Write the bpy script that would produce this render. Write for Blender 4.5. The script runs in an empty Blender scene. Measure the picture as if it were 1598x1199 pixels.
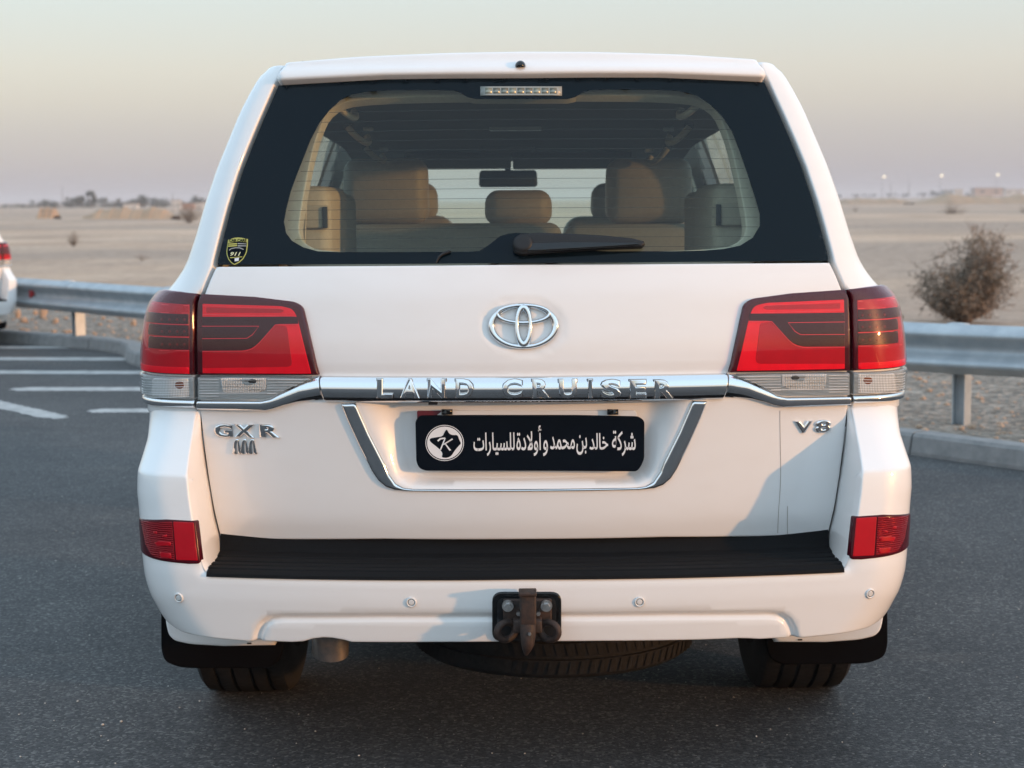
import bpy, bmesh, math, random
import numpy as np
from mathutils import Vector, Matrix
from mathutils.geometry import delaunay_2d_cdt

random.seed(7)
rng = np.random.default_rng(7)
R_ = math.radians
sc = bpy.context.scene
COL = sc.collection

# ------------------------------------------------------------------ camera
F, CU, CV = 2650.0, 799.0, 599.5
CAM = np.array((-0.03, 0.0, 1.48))
PITCH, ROLL = R_(6.21), R_(0.38)
fw = np.array((0, math.cos(PITCH), -math.sin(PITCH)))
r0 = np.array((1.0, 0, 0)); u0 = np.array((0, math.sin(PITCH), math.cos(PITCH)))
rt = r0 * math.cos(ROLL) - u0 * math.sin(ROLL)
up = u0 * math.cos(ROLL) + r0 * math.sin(ROLL)
cam = bpy.data.cameras.new('camera')
cam.sensor_width = 36; cam.lens = 36 * F / 1598
cam.clip_start = 0.05; cam.clip_end = 8000
cam.dof.use_dof = True; cam.dof.focus_distance = 4.30; cam.dof.aperture_fstop = 5.2
camo = bpy.data.objects.new('camera', cam); COL.objects.link(camo)
M = Matrix(((rt[0], up[0], -fw[0], CAM[0]), (rt[1], up[1], -fw[1], CAM[1]), (rt[2], up[2], -fw[2], CAM[2]), (0, 0, 0, 1)))
camo.matrix_world = M
sc.camera = camo

# ------------------------------------------------------------------ sky, sun, exposure
SUN_EL, SUN_AZ = R_(6.5), R_(117)
w = bpy.data.worlds.new('World'); sc.world = w; w.use_nodes = True
nt = w.node_tree; nt.nodes.clear()
out = nt.nodes.new('ShaderNodeOutputWorld')
sky = nt.nodes.new('ShaderNodeTexSky'); sky.sky_type = 'NISHITA'; sky.sun_disc = False
sky.sun_elevation = SUN_EL; sky.sun_rotation = SUN_AZ; sky.dust_density = 1.0; sky.ozone_density = 1.6
bg1 = nt.nodes.new('ShaderNodeBackground'); bg1.inputs[1].default_value = 0.06
nt.links.new(sky.outputs[0], bg1.inputs[0])
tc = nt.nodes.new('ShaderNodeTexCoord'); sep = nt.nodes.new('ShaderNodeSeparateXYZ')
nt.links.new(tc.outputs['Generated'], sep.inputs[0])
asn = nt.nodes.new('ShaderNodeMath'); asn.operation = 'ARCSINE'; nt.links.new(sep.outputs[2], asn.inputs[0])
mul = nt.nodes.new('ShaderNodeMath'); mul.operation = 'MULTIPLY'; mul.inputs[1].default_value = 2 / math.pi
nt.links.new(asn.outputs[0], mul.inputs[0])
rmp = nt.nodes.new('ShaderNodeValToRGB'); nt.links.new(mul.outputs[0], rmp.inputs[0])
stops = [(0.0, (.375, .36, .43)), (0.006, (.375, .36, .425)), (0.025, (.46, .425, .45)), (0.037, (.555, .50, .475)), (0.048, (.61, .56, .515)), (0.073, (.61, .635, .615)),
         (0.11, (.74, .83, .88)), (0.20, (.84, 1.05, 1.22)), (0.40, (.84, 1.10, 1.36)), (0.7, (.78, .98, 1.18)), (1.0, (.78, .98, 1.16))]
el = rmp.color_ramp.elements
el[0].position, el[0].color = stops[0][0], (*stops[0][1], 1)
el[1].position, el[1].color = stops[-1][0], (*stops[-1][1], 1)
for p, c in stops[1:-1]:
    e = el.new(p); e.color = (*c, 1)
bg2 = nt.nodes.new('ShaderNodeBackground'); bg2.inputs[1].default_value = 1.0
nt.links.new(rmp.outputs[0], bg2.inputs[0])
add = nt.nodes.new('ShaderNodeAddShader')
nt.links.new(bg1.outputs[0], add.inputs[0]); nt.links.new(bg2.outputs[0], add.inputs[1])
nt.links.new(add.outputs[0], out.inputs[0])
sl = bpy.data.lights.new('sun', 'SUN'); sl.energy = 2.5; sl.angle = R_(1.6); sl.color = (1.0, 0.48, 0.17)
so = bpy.data.objects.new('sun', sl); COL.objects.link(so)
sd = Vector((math.sin(SUN_AZ) * math.cos(SUN_EL), math.cos(SUN_AZ) * math.cos(SUN_EL), math.sin(SUN_EL)))
so.rotation_euler = (-sd).to_track_quat('-Z', 'Y').to_euler(); so.location = (20, -12, 8)
sc.view_settings.view_transform = 'Standard'; sc.view_settings.look = 'None'
sc.view_settings.exposure = 0.0; sc.view_settings.gamma = 1.0
sc.render.engine = 'CYCLES'
sc.cycles.use_denoising = True
sc.cycles.max_bounces = 10; sc.cycles.transparent_max_bounces = 16
sc.cycles.sample_clamp_indirect = 6.0

# ------------------------------------------------------------------ helpers
def ray(u, v):
    d = fw + rt * ((u - CU) / F) - up * ((v - CV) / F)
    return d
def at(u, v, Y):                     # point on the pixel's line of sight at forward distance Y (metres)
    d = ray(u, v); return CAM + d * ((Y - CAM[1]) / d[1])
def atz(u, v, z):                    # point where the line of sight meets height z
    d = ray(u, v); return CAM + d * ((z - CAM[2]) / d[2])
def project(P):
    q = P - CAM
    dz = q @ fw
    return CU + F * (q @ rt) / dz, CV - F * (q @ up) / dz

def node_mat(name):
    m = bpy.data.materials.new(name); m.use_nodes = True
    return m, m.node_tree, m.node_tree.nodes['Principled BSDF']
def mat(name, col, rough=.5, metal=0., coat=0., coat_rough=.03, spec=.5, **kw):
    m, t, b = node_mat(name)
    b.inputs['Base Color'].default_value = (*col, 1); b.inputs['Roughness'].default_value = rough
    b.inputs['Metallic'].default_value = metal; b.inputs['Coat Weight'].default_value = coat
    b.inputs['Coat Roughness'].default_value = coat_rough; b.inputs['Specular IOR Level'].default_value = spec
    for k, v in kw.items(): b.inputs[k].default_value = v
    return m
def coords(t, scale=(1, 1, 1), kind='Object'):
    c = t.nodes.new('ShaderNodeTexCoord'); mp = t.nodes.new('ShaderNodeMapping'); mp.inputs['Scale'].default_value = scale
    t.links.new(c.outputs[kind], mp.inputs[0]); return mp.outputs[0]
def noise(t, vec, scale, detail=4, rough=.55):
    n = t.nodes.new('ShaderNodeTexNoise'); n.inputs['Scale'].default_value = scale
    n.inputs['Detail'].default_value = detail; n.inputs['Roughness'].default_value = rough
    t.links.new(vec, n.inputs['Vector']); return n.outputs['Fac']
def ramp(t, fac, st):
    r = t.nodes.new('ShaderNodeValToRGB'); e = r.color_ramp.elements
    e[0].position, e[0].color = st[0][0], (*st[0][1], 1); e[1].position, e[1].color = st[-1][0], (*st[-1][1], 1)
    for p, c in st[1:-1]:
        x = e.new(p); x.color = (*c, 1)
    t.links.new(fac, r.inputs[0]); return r.outputs[0]
def mixc(t, fac, a, b, mode='MIX'):
    m = t.nodes.new('ShaderNodeMix'); m.data_type = 'RGBA'; m.blend_type = mode
    for s, i in ((fac, 0), (a, 6), (b, 7)):
        if isinstance(s, (int, float)): m.inputs[i].default_value = s
        elif isinstance(s, tuple): m.inputs[i].default_value = (*s, 1)
        else: t.links.new(s, m.inputs[i])
    return m.outputs[2]
def bump(t, b, h, strength=.3, dist=.01):
    n = t.nodes.new('ShaderNodeBump'); n.inputs['Strength'].default_value = strength; n.inputs['Distance'].default_value = dist
    t.links.new(h, n.inputs['Height']); t.links.new(n.outputs[0], b.inputs['Normal'])

def obj(name, me, material=None, parent=None):
    o = bpy.data.objects.new(name, me); COL.objects.link(o)
    if material is not None and me is not None:
        me.materials.append(material)
    if parent is not None: o.parent = parent
    return o
def mesh(name, vs, fs, material=None, parent=None, smooth=True):
    me = bpy.data.meshes.new(name)
    me.from_pydata([tuple(map(float, v)) for v in vs], [], [tuple(map(int, f)) for f in fs]); me.update()
    if smooth: me.shade_smooth()
    return obj(name, me, material, parent)
def from_bm(name, bm, material=None, parent=None, smooth=False):
    me = bpy.data.meshes.new(name); bmesh.ops.recalc_face_normals(bm, faces=bm.faces); bm.to_mesh(me); bm.free()
    if smooth: me.shade_smooth()
    return obj(name, me, material, parent)
def empty(name, loc=(0, 0, 0)):
    o = bpy.data.objects.new(name, None); COL.objects.link(o); o.location = loc; o.empty_display_size = .2; return o
def tag(o, label=None, cat=None, group=None, kind=None):
    for k, v in (('label', label), ('category', cat), ('group', group), ('kind', kind)):
        if v: o[k] = v
    return o
def smooth_angle(o, deg=35):
    me = o.data
    me.shade_smooth()
    try: me.set_sharp_from_angle(angle=R_(deg))
    except Exception: pass
    return o
def box_bm(bm, c, s, bev=0., seg=2, rot=None):
    r = bmesh.ops.create_cube(bm, size=1.0)
    vs = r['verts']
    for v in vs: v.co = Vector((v.co.x * s[0], v.co.y * s[1], v.co.z * s[2]))
    if bev > 0:
        es = list({e for v in vs for e in v.link_edges})
        rr = bmesh.ops.bevel(bm, geom=es, offset=bev, segments=seg, affect='EDGES', profile=.5)
        vs = list({v for f in rr['faces'] for v in f.verts} | {v for v in vs if v.is_valid})
    mtx = Matrix.Translation(c) @ (rot.to_4x4() if rot is not None else Matrix())
    for v in vs: v.co = mtx @ v.co
def box(name, c, s, material, parent=None, bev=.01, seg=3, rot=None):
    bm = bmesh.new(); box_bm(bm, c, s, bev, seg, rot)
    o = from_bm(name, bm, material, parent); smooth_angle(o, 40); return o
def tube_data(pts, rad, n=10, closed=False, caps=True, flat=None):
    pts = [Vector(p) for p in pts]; m = len(pts); vs = []; fs = []
    rads = rad if hasattr(rad, '__len__') else [rad] * m
    prev = None
    for i, p in enumerate(pts):
        a = pts[(i - 1) % m] if (closed or i > 0) else p; b = pts[(i + 1) % m] if (closed or i < m - 1) else p
        t = (b - a).normalized()
        if prev is None:
            x = t.orthogonal().normalized()
        else:
            x = (prev - t * prev.dot(t)).normalized()
        prev = x; y = t.cross(x)
        for k in range(n):
            ph = 2 * math.pi * k / n
            vs.append(p + (x * math.cos(ph) + y * math.sin(ph)) * rads[i])
    for i in range(m if closed else m - 1):
        j = (i + 1) % m
        for k in range(n):
            fs.append((i * n + k, i * n + (k + 1) % n, j * n + (k + 1) % n, j * n + k))
    if caps and not closed:
        fs.append(tuple(range(n - 1, -1, -1))); fs.append(tuple((m - 1) * n + k for k in range(n)))
    return vs, fs
def tube(name, pts, rad, material, parent=None, n=10, closed=False):
    vs, fs = tube_data(pts, rad, n, closed); o = mesh(name, vs, fs, material, parent); smooth_angle(o, 50); return o
def lathe(name, prof, material, parent=None, n=48, axis='x', centre=(0, 0, 0), rot=None, closed=False):
    vs, fs = [], []; m = len(prof)
    for k in range(n):
        a = 2 * math.pi * k / n
        for (h, r) in prof:
            if axis == 'x': p = Vector((h, r * math.cos(a), r * math.sin(a)))
            elif axis == 'y': p = Vector((r * math.cos(a), h, r * math.sin(a)))
            else: p = Vector((r * math.cos(a), r * math.sin(a), h))
            if rot is not None: p = rot @ p
            vs.append(p + Vector(centre))
    for k in range(n):
        k2 = (k + 1) % n
        for i in range(m if closed else m - 1):
            j = (i + 1) % m
            fs.append((k * m + i, k * m + j, k2 * m + j, k2 * m + i))
    me_o = mesh(name, vs, fs, material, parent)
    bm = bmesh.new(); bm.from_mesh(me_o.data); bmesh.ops.remove_doubles(bm, verts=bm.verts, dist=1e-5)
    bmesh.ops.recalc_face_normals(bm, faces=bm.faces); bm.to_mesh(me_o.data); bm.free()
    smooth_angle(me_o, 35); return me_o

# ---- curved body surfaces: a plan curve (crown + rounded corner + side) for each height z
def smooth_interp(zs, vals, sigma, lo=.2, hi=2.1, n=1901):
    g = np.linspace(lo, hi, n); v = np.interp(g, zs, vals); h = g[1] - g[0]
    if sigma > 0:
        k = int(4 * sigma / h) + 1; x = np.arange(-k, k + 1) * h; kern = np.exp(-x * x / (2 * sigma * sigma)); kern /= kern.sum()
        v = np.convolve(np.pad(v, k, mode='edge'), kern, 'valid')
    return g, v
class Surf:
    def __init__(self, Yb, W, Rr, K, sig=.015, sigY=None):
        self.g, self.Y = smooth_interp(*zip(*Yb), sigY if sigY is not None else sig)
        self.W = smooth_interp(*zip(*W), sig)[1]; self.R = smooth_interp(*zip(*Rr), .03)[1]; self.K = smooth_interp(*zip(*K), .03)[1]
        self._grid = None
    def par(self, z):
        return [np.interp(z, self.g, a) for a in (self.Y, self.W, self.R, self.K)]
    def P(self, s, z):
        s = np.asarray(s, float); z = np.asarray(z, float); Y, W, R, k = self.par(z); a = np.abs(s)
        s0 = W - R
        for _ in range(6): s0 = np.maximum(W - R * (1 - np.sin(np.arctan(2 * k * s0))), .01)
        al = np.arctan(2 * k * s0); L = R * (math.pi / 2 - al)
        th = al + np.clip((a - s0) / R, 0, math.pi / 2 - al)
        x1 = np.where(a <= s0, a, s0 + R * (np.sin(th) - np.sin(al)))
        y1 = np.where(a <= s0, k * a * a, k * s0 * s0 + R * (np.cos(al) - np.cos(th))) + np.maximum(a - s0 - L, 0)
        return np.stack([np.sign(s) * x1, Y + y1, z], -1)
    def N(self, s, z):
        e = .0015
        n = np.cross(self.P(s + e, z) - self.P(s - e, z), self.P(s, z + e) - self.P(s, z - e))
        return n / np.maximum(np.linalg.norm(n, axis=-1, keepdims=True), 1e-12)
    def side(self, z):               # s at which the plan curve has fully turned to the flank
        Y, W, R, k = self.par(z); s0 = W - R
        for _ in range(6): s0 = W - R * (1 - np.sin(np.arctan(2 * k * s0)))
        return s0 + R * (math.pi / 2 - np.arctan(2 * k * s0))
    def px(self, pts):               # photo measurements -> (s, z)
        if self._grid is None:
            ss, zz = np.meshgrid(np.arange(-1.25, 1.2501, .01), np.arange(.3, 1.95, .01))
            ss, zz = ss.ravel(), zz.ravel(); ok_ = np.abs(ss) < self.side(zz) + .01; ss, zz = ss[ok_], zz[ok_]
            self._grid = (ss, zz, *project(self.P(ss, zz)))
        gs, gz, gu, gv = self._grid; res = []
        for (u, v) in pts:
            i = np.argmin((gu - u) ** 2 + (gv - v) ** 2); s, z = gs[i], gz[i]
            for _ in range(8):
                e = 1e-4; p = project(self.P(np.array([s, s + e, s]), np.array([z, z, z + e])))
                J = np.array([[(p[0][1] - p[0][0]) / e, (p[0][2] - p[0][0]) / e], [(p[1][1] - p[1][0]) / e, (p[1][2] - p[1][0]) / e]])
                d = np.array([u - p[0][0], v - p[1][0]])
                if abs(np.linalg.det(J)) < 4e4: break
                st = np.linalg.solve(J, d); st = np.clip(st, -.02, .02); s += st[0]; z += st[1]
            res.append((float(s), float(z)))
        return res
class Offset:                        # the same surface, moved out along its normal by a function
    def __init__(self, base, fn): self.b, self.fn = base, fn
    def P(self, s, z):
        s = np.asarray(s, float); z = np.asarray(z, float)
        return self.b.P(s, z) + self.b.N(s, z) * np.asarray(self.fn(s, z))[..., None]
    N = Surf.N
    def px(self, pts): return self.b.px(pts)

def seg_dist(P, poly, closed=True):
    P = np.asarray(P, float); A = np.asarray(poly, float); B = np.roll(A, -1, 0)
    if not closed: A, B = A[:-1], B[:-1]
    out = np.full(len(P), 1e9)
    for i0 in range(0, len(P), 4000):
        q = P[i0:i0 + 4000, None, :]; ab = (B - A)[None]; t = np.clip(((q - A[None]) * ab).sum(-1) / np.maximum((ab ** 2).sum(-1), 1e-14), 0, 1)
        out[i0:i0 + 4000] = np.sqrt(((q - A[None] - t[..., None] * ab) ** 2).sum(-1)).min(1)
    return out
def inside(P, poly):
    P = np.asarray(P, float); A = np.asarray(poly, float); B = np.roll(A, -1, 0); c = np.zeros(len(P), bool)
    for a, b in zip(A, B):
        cond = (a[1] > P[:, 1]) != (b[1] > P[:, 1])
        with np.errstate(divide='ignore', invalid='ignore'):
            xx = (b[0] - a[0]) * (P[:, 1] - a[1]) / (b[1] - a[1]) + a[0]
        c ^= cond & (P[:, 0] < xx)
    return c
def sdist(P, poly):                  # positive inside
    d = seg_dist(P, poly); return np.where(inside(P, poly), d, -d)
def resample(poly, h):
    A = np.asarray(poly, float); r = []
    for a, b in zip(A, np.roll(A, -1, 0)):
        n = max(1, int(np.ceil(np.linalg.norm(b - a) / h)))
        for i in range(n): r.append(a + (b - a) * i / n)
    r = np.array(r)
    keep = np.linalg.norm(r - np.roll(r, 1, 0), axis=1) > 1e-5
    return r[keep]
def chaikin(poly, n=2, closed=True, keep=()):
    P = [np.array(p, float) for p in poly]
    for _ in range(n):
        q = []
        m = len(P)
        for i in range(m if closed else m - 1):
            a, b = P[i], P[(i + 1) % m]; q += [a * .75 + b * .25, a * .25 + b * .75]
        if not closed: q = [P[0]] + q + [P[-1]]
        P = q
    return [tuple(p) for p in P]
def round_poly(poly, r, n=5):        # every corner becomes an arc-like cut of size r (same units)
    P = [np.array(p, float) for p in poly]; q = []; m = len(P)
    rr = r if hasattr(r, '__len__') else [r] * m
    for i in range(m):
        a, b, c = P[i - 1], P[i], P[(i + 1) % m]; rad = rr[i]
        if rad <= 0: q.append(tuple(b)); continue
        u = (a - b); w_ = (c - b); lu, lw = np.linalg.norm(u), np.linalg.norm(w_); d = min(rad, lu * .45, lw * .45)
        p0, p1 = b + u / lu * d, b + w_ / lw * d
        for k in range(n + 1):
            t = k / n; q.append(tuple((1 - t) ** 2 * p0 + 2 * t * (1 - t) * b + t * t * p1))
    return q
def mirror(poly): return [(-s, z) for (s, z) in reversed(poly)]
def full(half):                      # half outline from the centre line round to the centre line
    h = [tuple(p) for p in half]; h[0] = (0., h[0][1]); h[-1] = (0., h[-1][1])
    return h + [(-s, z) for (s, z) in reversed(h[1:-1])]

def panel(name, surf, poly, material, parent=None, holes=(), off=0., edge=.004, depth=.02, grid=.02, disp=None, lines=(), extra=None):
    """A sheet-metal style panel on a curved surface: outline in (s,z), rolled edge, flange going inwards."""
    poly = np.asarray(poly, float)
    area = ((poly[:, 0] * np.roll(poly[:, 1], -1) - np.roll(poly[:, 0], -1) * poly[:, 1]).sum())
    if area < 0: poly = poly[::-1]
    loops = [resample(poly, grid * .8)]
    for hl in holes:
        hl = np.asarray(hl, float)
        a2 = ((hl[:, 0] * np.roll(hl[:, 1], -1) - np.roll(hl[:, 0], -1) * hl[:, 1]).sum())
        loops.append(resample(hl if a2 < 0 else hl[::-1], grid * .8))
    pts = [l for l in loops]; npts = sum(len(l) for l in loops)
    def dist(P):
        d = seg_dist(P, poly)
        for hl in holes: d = np.minimum(d, seg_dist(P, hl))
        return d
    def ok(P):
        m_ = inside(P, poly)
        for hl in holes: m_ &= ~inside(P, hl)
        return m_
    xs = np.arange(poly[:, 0].min(), poly[:, 0].max() + grid, grid); zs = np.arange(poly[:, 1].min(), poly[:, 1].max() + grid, grid)
    xs = (np.floor(poly[:, 0].min() / grid) + np.arange(len(xs) + 1)) * grid
    zs = (np.floor(poly[:, 1].min() / grid) + np.arange(len(zs) + 1)) * grid
    G = np.stack(np.meshgrid(xs, zs), -1).reshape(-1, 2)
    cand = []
    if edge > 0:
        for e in (.12, .35, .65, 1.0, 1.6):
            for l in loops:
                t = np.roll(l, -1, 0) - np.roll(l, 1, 0); t /= np.maximum(np.linalg.norm(t, axis=1, keepdims=True), 1e-9)
                q = l + np.stack([-t[:, 1], t[:, 0]], -1) * edge * e
                m_ = ok(q); q = q[m_]
                if len(q): q = q[dist(q) > .93 * edge * e]
                if len(q): cand.append(q)
    for ln in lines:
        q = np.asarray(ln, float); q = q[ok(q)]
        if len(q): cand.append(q[dist(q) > edge * .3 + 1e-4])
    if extra is not None: G = np.concatenate([G, extra])
    G = G[ok(G)]
    if len(G): G = G[dist(G) > edge * 1.6 + grid * .35]
    if len(lines) and len(G):
        for ln in lines: G = G[seg_dist(G, ln, False) > grid * .35]
    allp = np.concatenate(pts + cand + [G]) if len(G) or cand else np.concatenate(pts)
    edges = []; b0 = 0
    for l in loops:
        n = len(l); edges += [(b0 + i, b0 + (i + 1) % n) for i in range(n)]; b0 += n
    vco, _, fcs, ov, _, _ = delaunay_2d_cdt([Vector((float(p[0]), float(p[1]))) for p in allp], edges, [], 0, 1e-6)
    V = np.array([(v.x, v.y) for v in vco]); T = np.array([tuple(f) for f in fcs if len(f) == 3])
    T = T[ok(V[T].mean(1))]
    src = {}
    for i, o_ in enumerate(ov):
        for k in o_: src[k] = i
    d = dist(V); roll = np.zeros(len(V))
    if edge > 0:
        q = np.clip(1 - d / edge, 0, 1); roll = -edge * (1 - np.sqrt(np.maximum(1 - q * q, 0)))
    h = off + roll + (disp(V[:, 0], V[:, 1]) if disp is not None else 0.)
    N = surf.N(V[:, 0], V[:, 1]); P = surf.P(V[:, 0], V[:, 1]) + N * h[:, None]
    verts = list(P); faces = [tuple(t) for t in T]
    if depth > 0:
        b0 = 0
        for l in loops:
            n = len(l); ids = [src[b0 + i] for i in range(n)]; b0 += n
            if edge > 0: top = ids
            else:
                top = [len(verts) + i for i in range(n)]; verts += [P[i] for i in ids]
            low = [len(verts) + i for i in range(n)]; verts += [P[i] - N[i] * depth for i in ids]
            for i in range(n):
                j = (i + 1) % n; faces.append((top[j], top[i], low[i], low[j]))
    used = sorted({i for f in faces for i in f}); mp = {k: i for i, k in enumerate(used)}
    return mesh(name, [verts[k] for k in used], [tuple(mp[i] for i in f) for f in faces], material, parent)

def ribbon(name, surf, pts, width, material, parent=None, off=.001, closed=False, thick=.0012):
    """A thin raised line lying on a surface."""
    A = np.asarray(pts, float); n = len(A)
    t = np.zeros_like(A)
    for i in range(n):
        a = A[(i - 1) % n] if closed or i > 0 else A[i]; b = A[(i + 1) % n] if closed or i < n - 1 else A[i]
        t[i] = (b - a) / max(np.linalg.norm(b - a), 1e-9)
    nr = np.stack([-t[:, 1], t[:, 0]], -1) * width / 2
    L, Rr = A + nr, A - nr
    vs = []
    for q, o_ in ((L, off), (L, off + thick), (Rr, off + thick), (Rr, off)):
        vs += list(surf.P(q[:, 0], q[:, 1]) + surf.N(q[:, 0], q[:, 1]) * o_)
    fs = []
    for i in range(n if closed else n - 1):
        j = (i + 1) % n
        for a in range(3): fs.append((a * n + i, a * n + j, (a + 1) * n + j, (a + 1) * n + i))
    return mesh(name, vs, fs, material, parent, smooth=False)

def text_mesh(body, extrude=.5, bevel=0., offset=0., res=3, shear=0.):
    c = bpy.data.curves.new('txt', 'FONT'); c.body = body; c.extrude = extrude; c.bevel_depth = bevel; c.bevel_resolution = 2
    c.resolution_u = res; c.offset = offset; c.shear = shear
    o = bpy.data.objects.new('txt', c); COL.objects.link(o)
    dg = bpy.context.evaluated_depsgraph_get(); me = o.evaluated_get(dg).to_mesh()
    V = np.array([tuple(v.co) for v in me.vertices]); Fs = [tuple(p.vertices) for p in me.polygons]
    bpy.data.objects.remove(o); bpy.data.curves.remove(c)
    return V, Fs
def letter_on(name, surf, body, rect, material, parent, off=.0, height=.005, extrude=.03, bevel=.02, offset=0., shear=0.):
    """A raised glyph filling the rectangle (s0, z0, s1, z1) of a surface."""
    V, Fs = text_mesh(body, extrude, bevel, offset, shear=shear); lo, hi = V.min(0), V.max(0)
    s0, z0, s1, z1 = rect
    s = s0 + (V[:, 0] - lo[0]) / (hi[0] - lo[0]) * (s1 - s0); z = z0 + (V[:, 1] - lo[1]) / (hi[1] - lo[1]) * (z1 - z0)
    d = off + (V[:, 2] - lo[2]) / max(hi[2] - lo[2], 1e-9) * height
    P = surf.P(s, z) + surf.N(s, z) * d[:, None]
    o = mesh(name, P, Fs, material, parent, smooth=False); smooth_angle(o, 30); return o
def pxrect(surf, u0_, v0_, u1_, v1_):
    (a, b), (c, d) = surf.px([(u0_, v1_), (u1_, v0_)]); return (a, b, c, d)

# ------------------------------------------------------------------ materials
def paint_mat():
    m, t, b = node_mat('white_paint')
    v = coords(t); n = noise(t, v, 2.2, 3); n2 = noise(t, coords(t, (1, 1, 3)), 9, 6, .65)
    c = mixc(t, n, (.81, .81, .805), (.85, .85, .845))
    dust = ramp(t, n2, [(.45, (0, 0, 0)), (.8, (1, 1, 1))]); f = t.nodes.new('ShaderNodeMath'); f.operation = 'MULTIPLY'; f.inputs[1].default_value = .10
    t.links.new(dust, f.inputs[0]); c = mixc(t, f.outputs[0], c, (.62, .56, .5))
    t.links.new(c, b.inputs['Base Color']); b.inputs['Roughness'].default_value = .35
    b.inputs['Coat Weight'].default_value = 1.0; b.inputs['Coat Roughness'].default_value = .035; b.inputs['Specular IOR Level'].default_value = .4
    return m
PAINT = paint_mat()
CHROME = mat('chrome', (.78, .79, .80), .06, 1.0)
CHROME_DARK = mat('smoked_chrome', (.33, .35, .37), .14, 1.0)
FRIT = mat('black_ceramic_glass', (.003, .008, .013), .04, 0, 0, spec=.14)
BLACK = mat('black_plastic', (.012, .013, .015), .5, spec=.35)
GLOSSBLACK = mat('gloss_black', (.006, .007, .008), .15)
RUBBERSEAL = mat('rubber_seal', (.008, .008, .009), .6)
def glass_mat(name, col, refl=.9, rough=.0):
    m = bpy.data.materials.new(name); m.use_nodes = True; t = m.node_tree; t.nodes.clear()
    o = t.nodes.new('ShaderNodeOutputMaterial'); tr = t.nodes.new('ShaderNodeBsdfTransparent'); tr.inputs[0].default_value = (*col, 1)
    gl = t.nodes.new('ShaderNodeBsdfGlossy'); gl.inputs['Roughness'].default_value = rough; gl.inputs[0].default_value = (refl, refl, refl, 1)
    ge = t.nodes.new('ShaderNodeNewGeometry'); dt = t.nodes.new('ShaderNodeVectorMath'); dt.operation = 'DOT_PRODUCT'
    t.links.new(ge.outputs['Normal'], dt.inputs[0]); t.links.new(ge.outputs['Incoming'], dt.inputs[1])
    last = dt.outputs['Value']
    for op, val in (('ABSOLUTE', None), ('SUBTRACT', 'r'), ('POWER', 5.0), ('MULTIPLY', .92), ('ADD', .045)):
        n = t.nodes.new('ShaderNodeMath'); n.operation = op
        if val == 'r': n.inputs[0].default_value = 1.0; t.links.new(last, n.inputs[1])
        else:
            t.links.new(last, n.inputs[0])
            if val is not None: n.inputs[1].default_value = val
        last = n.outputs[0]
    fr = n
    mx = t.nodes.new('ShaderNodeMixShader'); t.links.new(fr.outputs[0], mx.inputs[0]); t.links.new(tr.outputs[0], mx.inputs[1]); t.links.new(gl.outputs[0], mx.inputs[2])
    t.links.new(mx.outputs[0], o.inputs[0]); return m
GLASS = glass_mat('tinted_glass', (.84, .93, .86), .6)
GLASS_SIDE = glass_mat('side_glass', (.34, .40, .40))
GLASS_FRONT = glass_mat('windscreen_glass', (.90, .97, .92))
def lens_mat(name, col, rough=.12, metal=0., pattern=None, coat=.12):
    m, t, b = node_mat(name)
    b.inputs['Roughness'].default_value = rough; b.inputs['Metallic'].default_value = metal
    b.inputs['Coat Weight'].default_value = coat; b.inputs['Coat Roughness'].default_value = .03; b.inputs['Specular IOR Level'].default_value = .15
    v = coords(t); n = noise(t, v, 30, 3)
    c = mixc(t, n, tuple(x * .82 for x in col), tuple(min(1, x * 1.12) for x in col))
    t.links.new(c, b.inputs['Base Color'])
    if pattern:
        w_ = t.nodes.new('ShaderNodeTexWave'); w_.inputs['Scale'].default_value = pattern[0]; w_.bands_direction = pattern[1]; w_.inputs['Distortion'].default_value = pattern[2]
        t.links.new(coords(t), w_.inputs['Vector']); bump(t, b, w_.outputs['Fac'], pattern[3], .004)
    return m
COVER_RED = glass_mat('outer_lens_red', (1.0, .80, .82), .9)
COVER_CLEAR = glass_mat('outer_lens_clear', (.97, .98, .98), .9)
LENS_RED = lens_mat('red_lens', (.85, .002, .022), .25)
LENS_MID = lens_mat('mid_red_lens', (.46, .002, .014), .25)
LENS_DEEP = lens_mat('deep_red_lens', (.060, .002, .008), .2)
LENS_SMOKE = lens_mat('smoked_red_lens', (.038, .004, .008), .3)
LENS_LINE = lens_mat('lens_light_line', (.80, .05, .08), .3)
LENS_CLEAR = lens_mat('ribbed_clear_lens', (.60, .63, .63), .3, .1, (95, 'Z', 0, .9), coat=1.)
LENS_REFL = lens_mat('bright_reflector', (.95, .95, .93), .2, .3, (70, 'X', .8, .8), coat=1.)
LENS_AMBER = lens_mat('amber_bulb', (.20, .065, .03), .3, 0)
DOTM = lens_mat('lamp_dot_red', (.12, .004, .010), .3)
FOG_RED = lens_mat('reflector_red', (.44, .002, .012), .3, coat=.3)
FOG_RIB = lens_mat('reflector_red_ribbed', (.24, .002, .008), .2, .3, (60, 'Z', 3, .5), coat=.3)
PRINT = mat('white_print', (.78, .79, .80), .55)
PLATE = mat('plate_cover_black', (.003, .006, .011), .6, spec=.05)
SENSOR = mat('sensor_white', (.70, .70, .69), .3, coat=.4)
YELLOW = mat('sticker_yellow', (.50, .47, .10), .4)
def noisy(name, a, b_, scale, rough=.7, bumps=.3, dist=.004, metal=0., detail=6, spec=.5):
    m, t, b = node_mat(name); n = noise(t, coords(t), scale, detail, .65)
    t.links.new(ramp(t, n, [(.35, a), (.68, b_)]), b.inputs['Base Color']); b.inputs['Roughness'].default_value = rough; b.inputs['Metallic'].default_value = metal; b.inputs['Specular IOR Level'].default_value = spec
    bump(t, b, n, bumps, dist); return m
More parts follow.
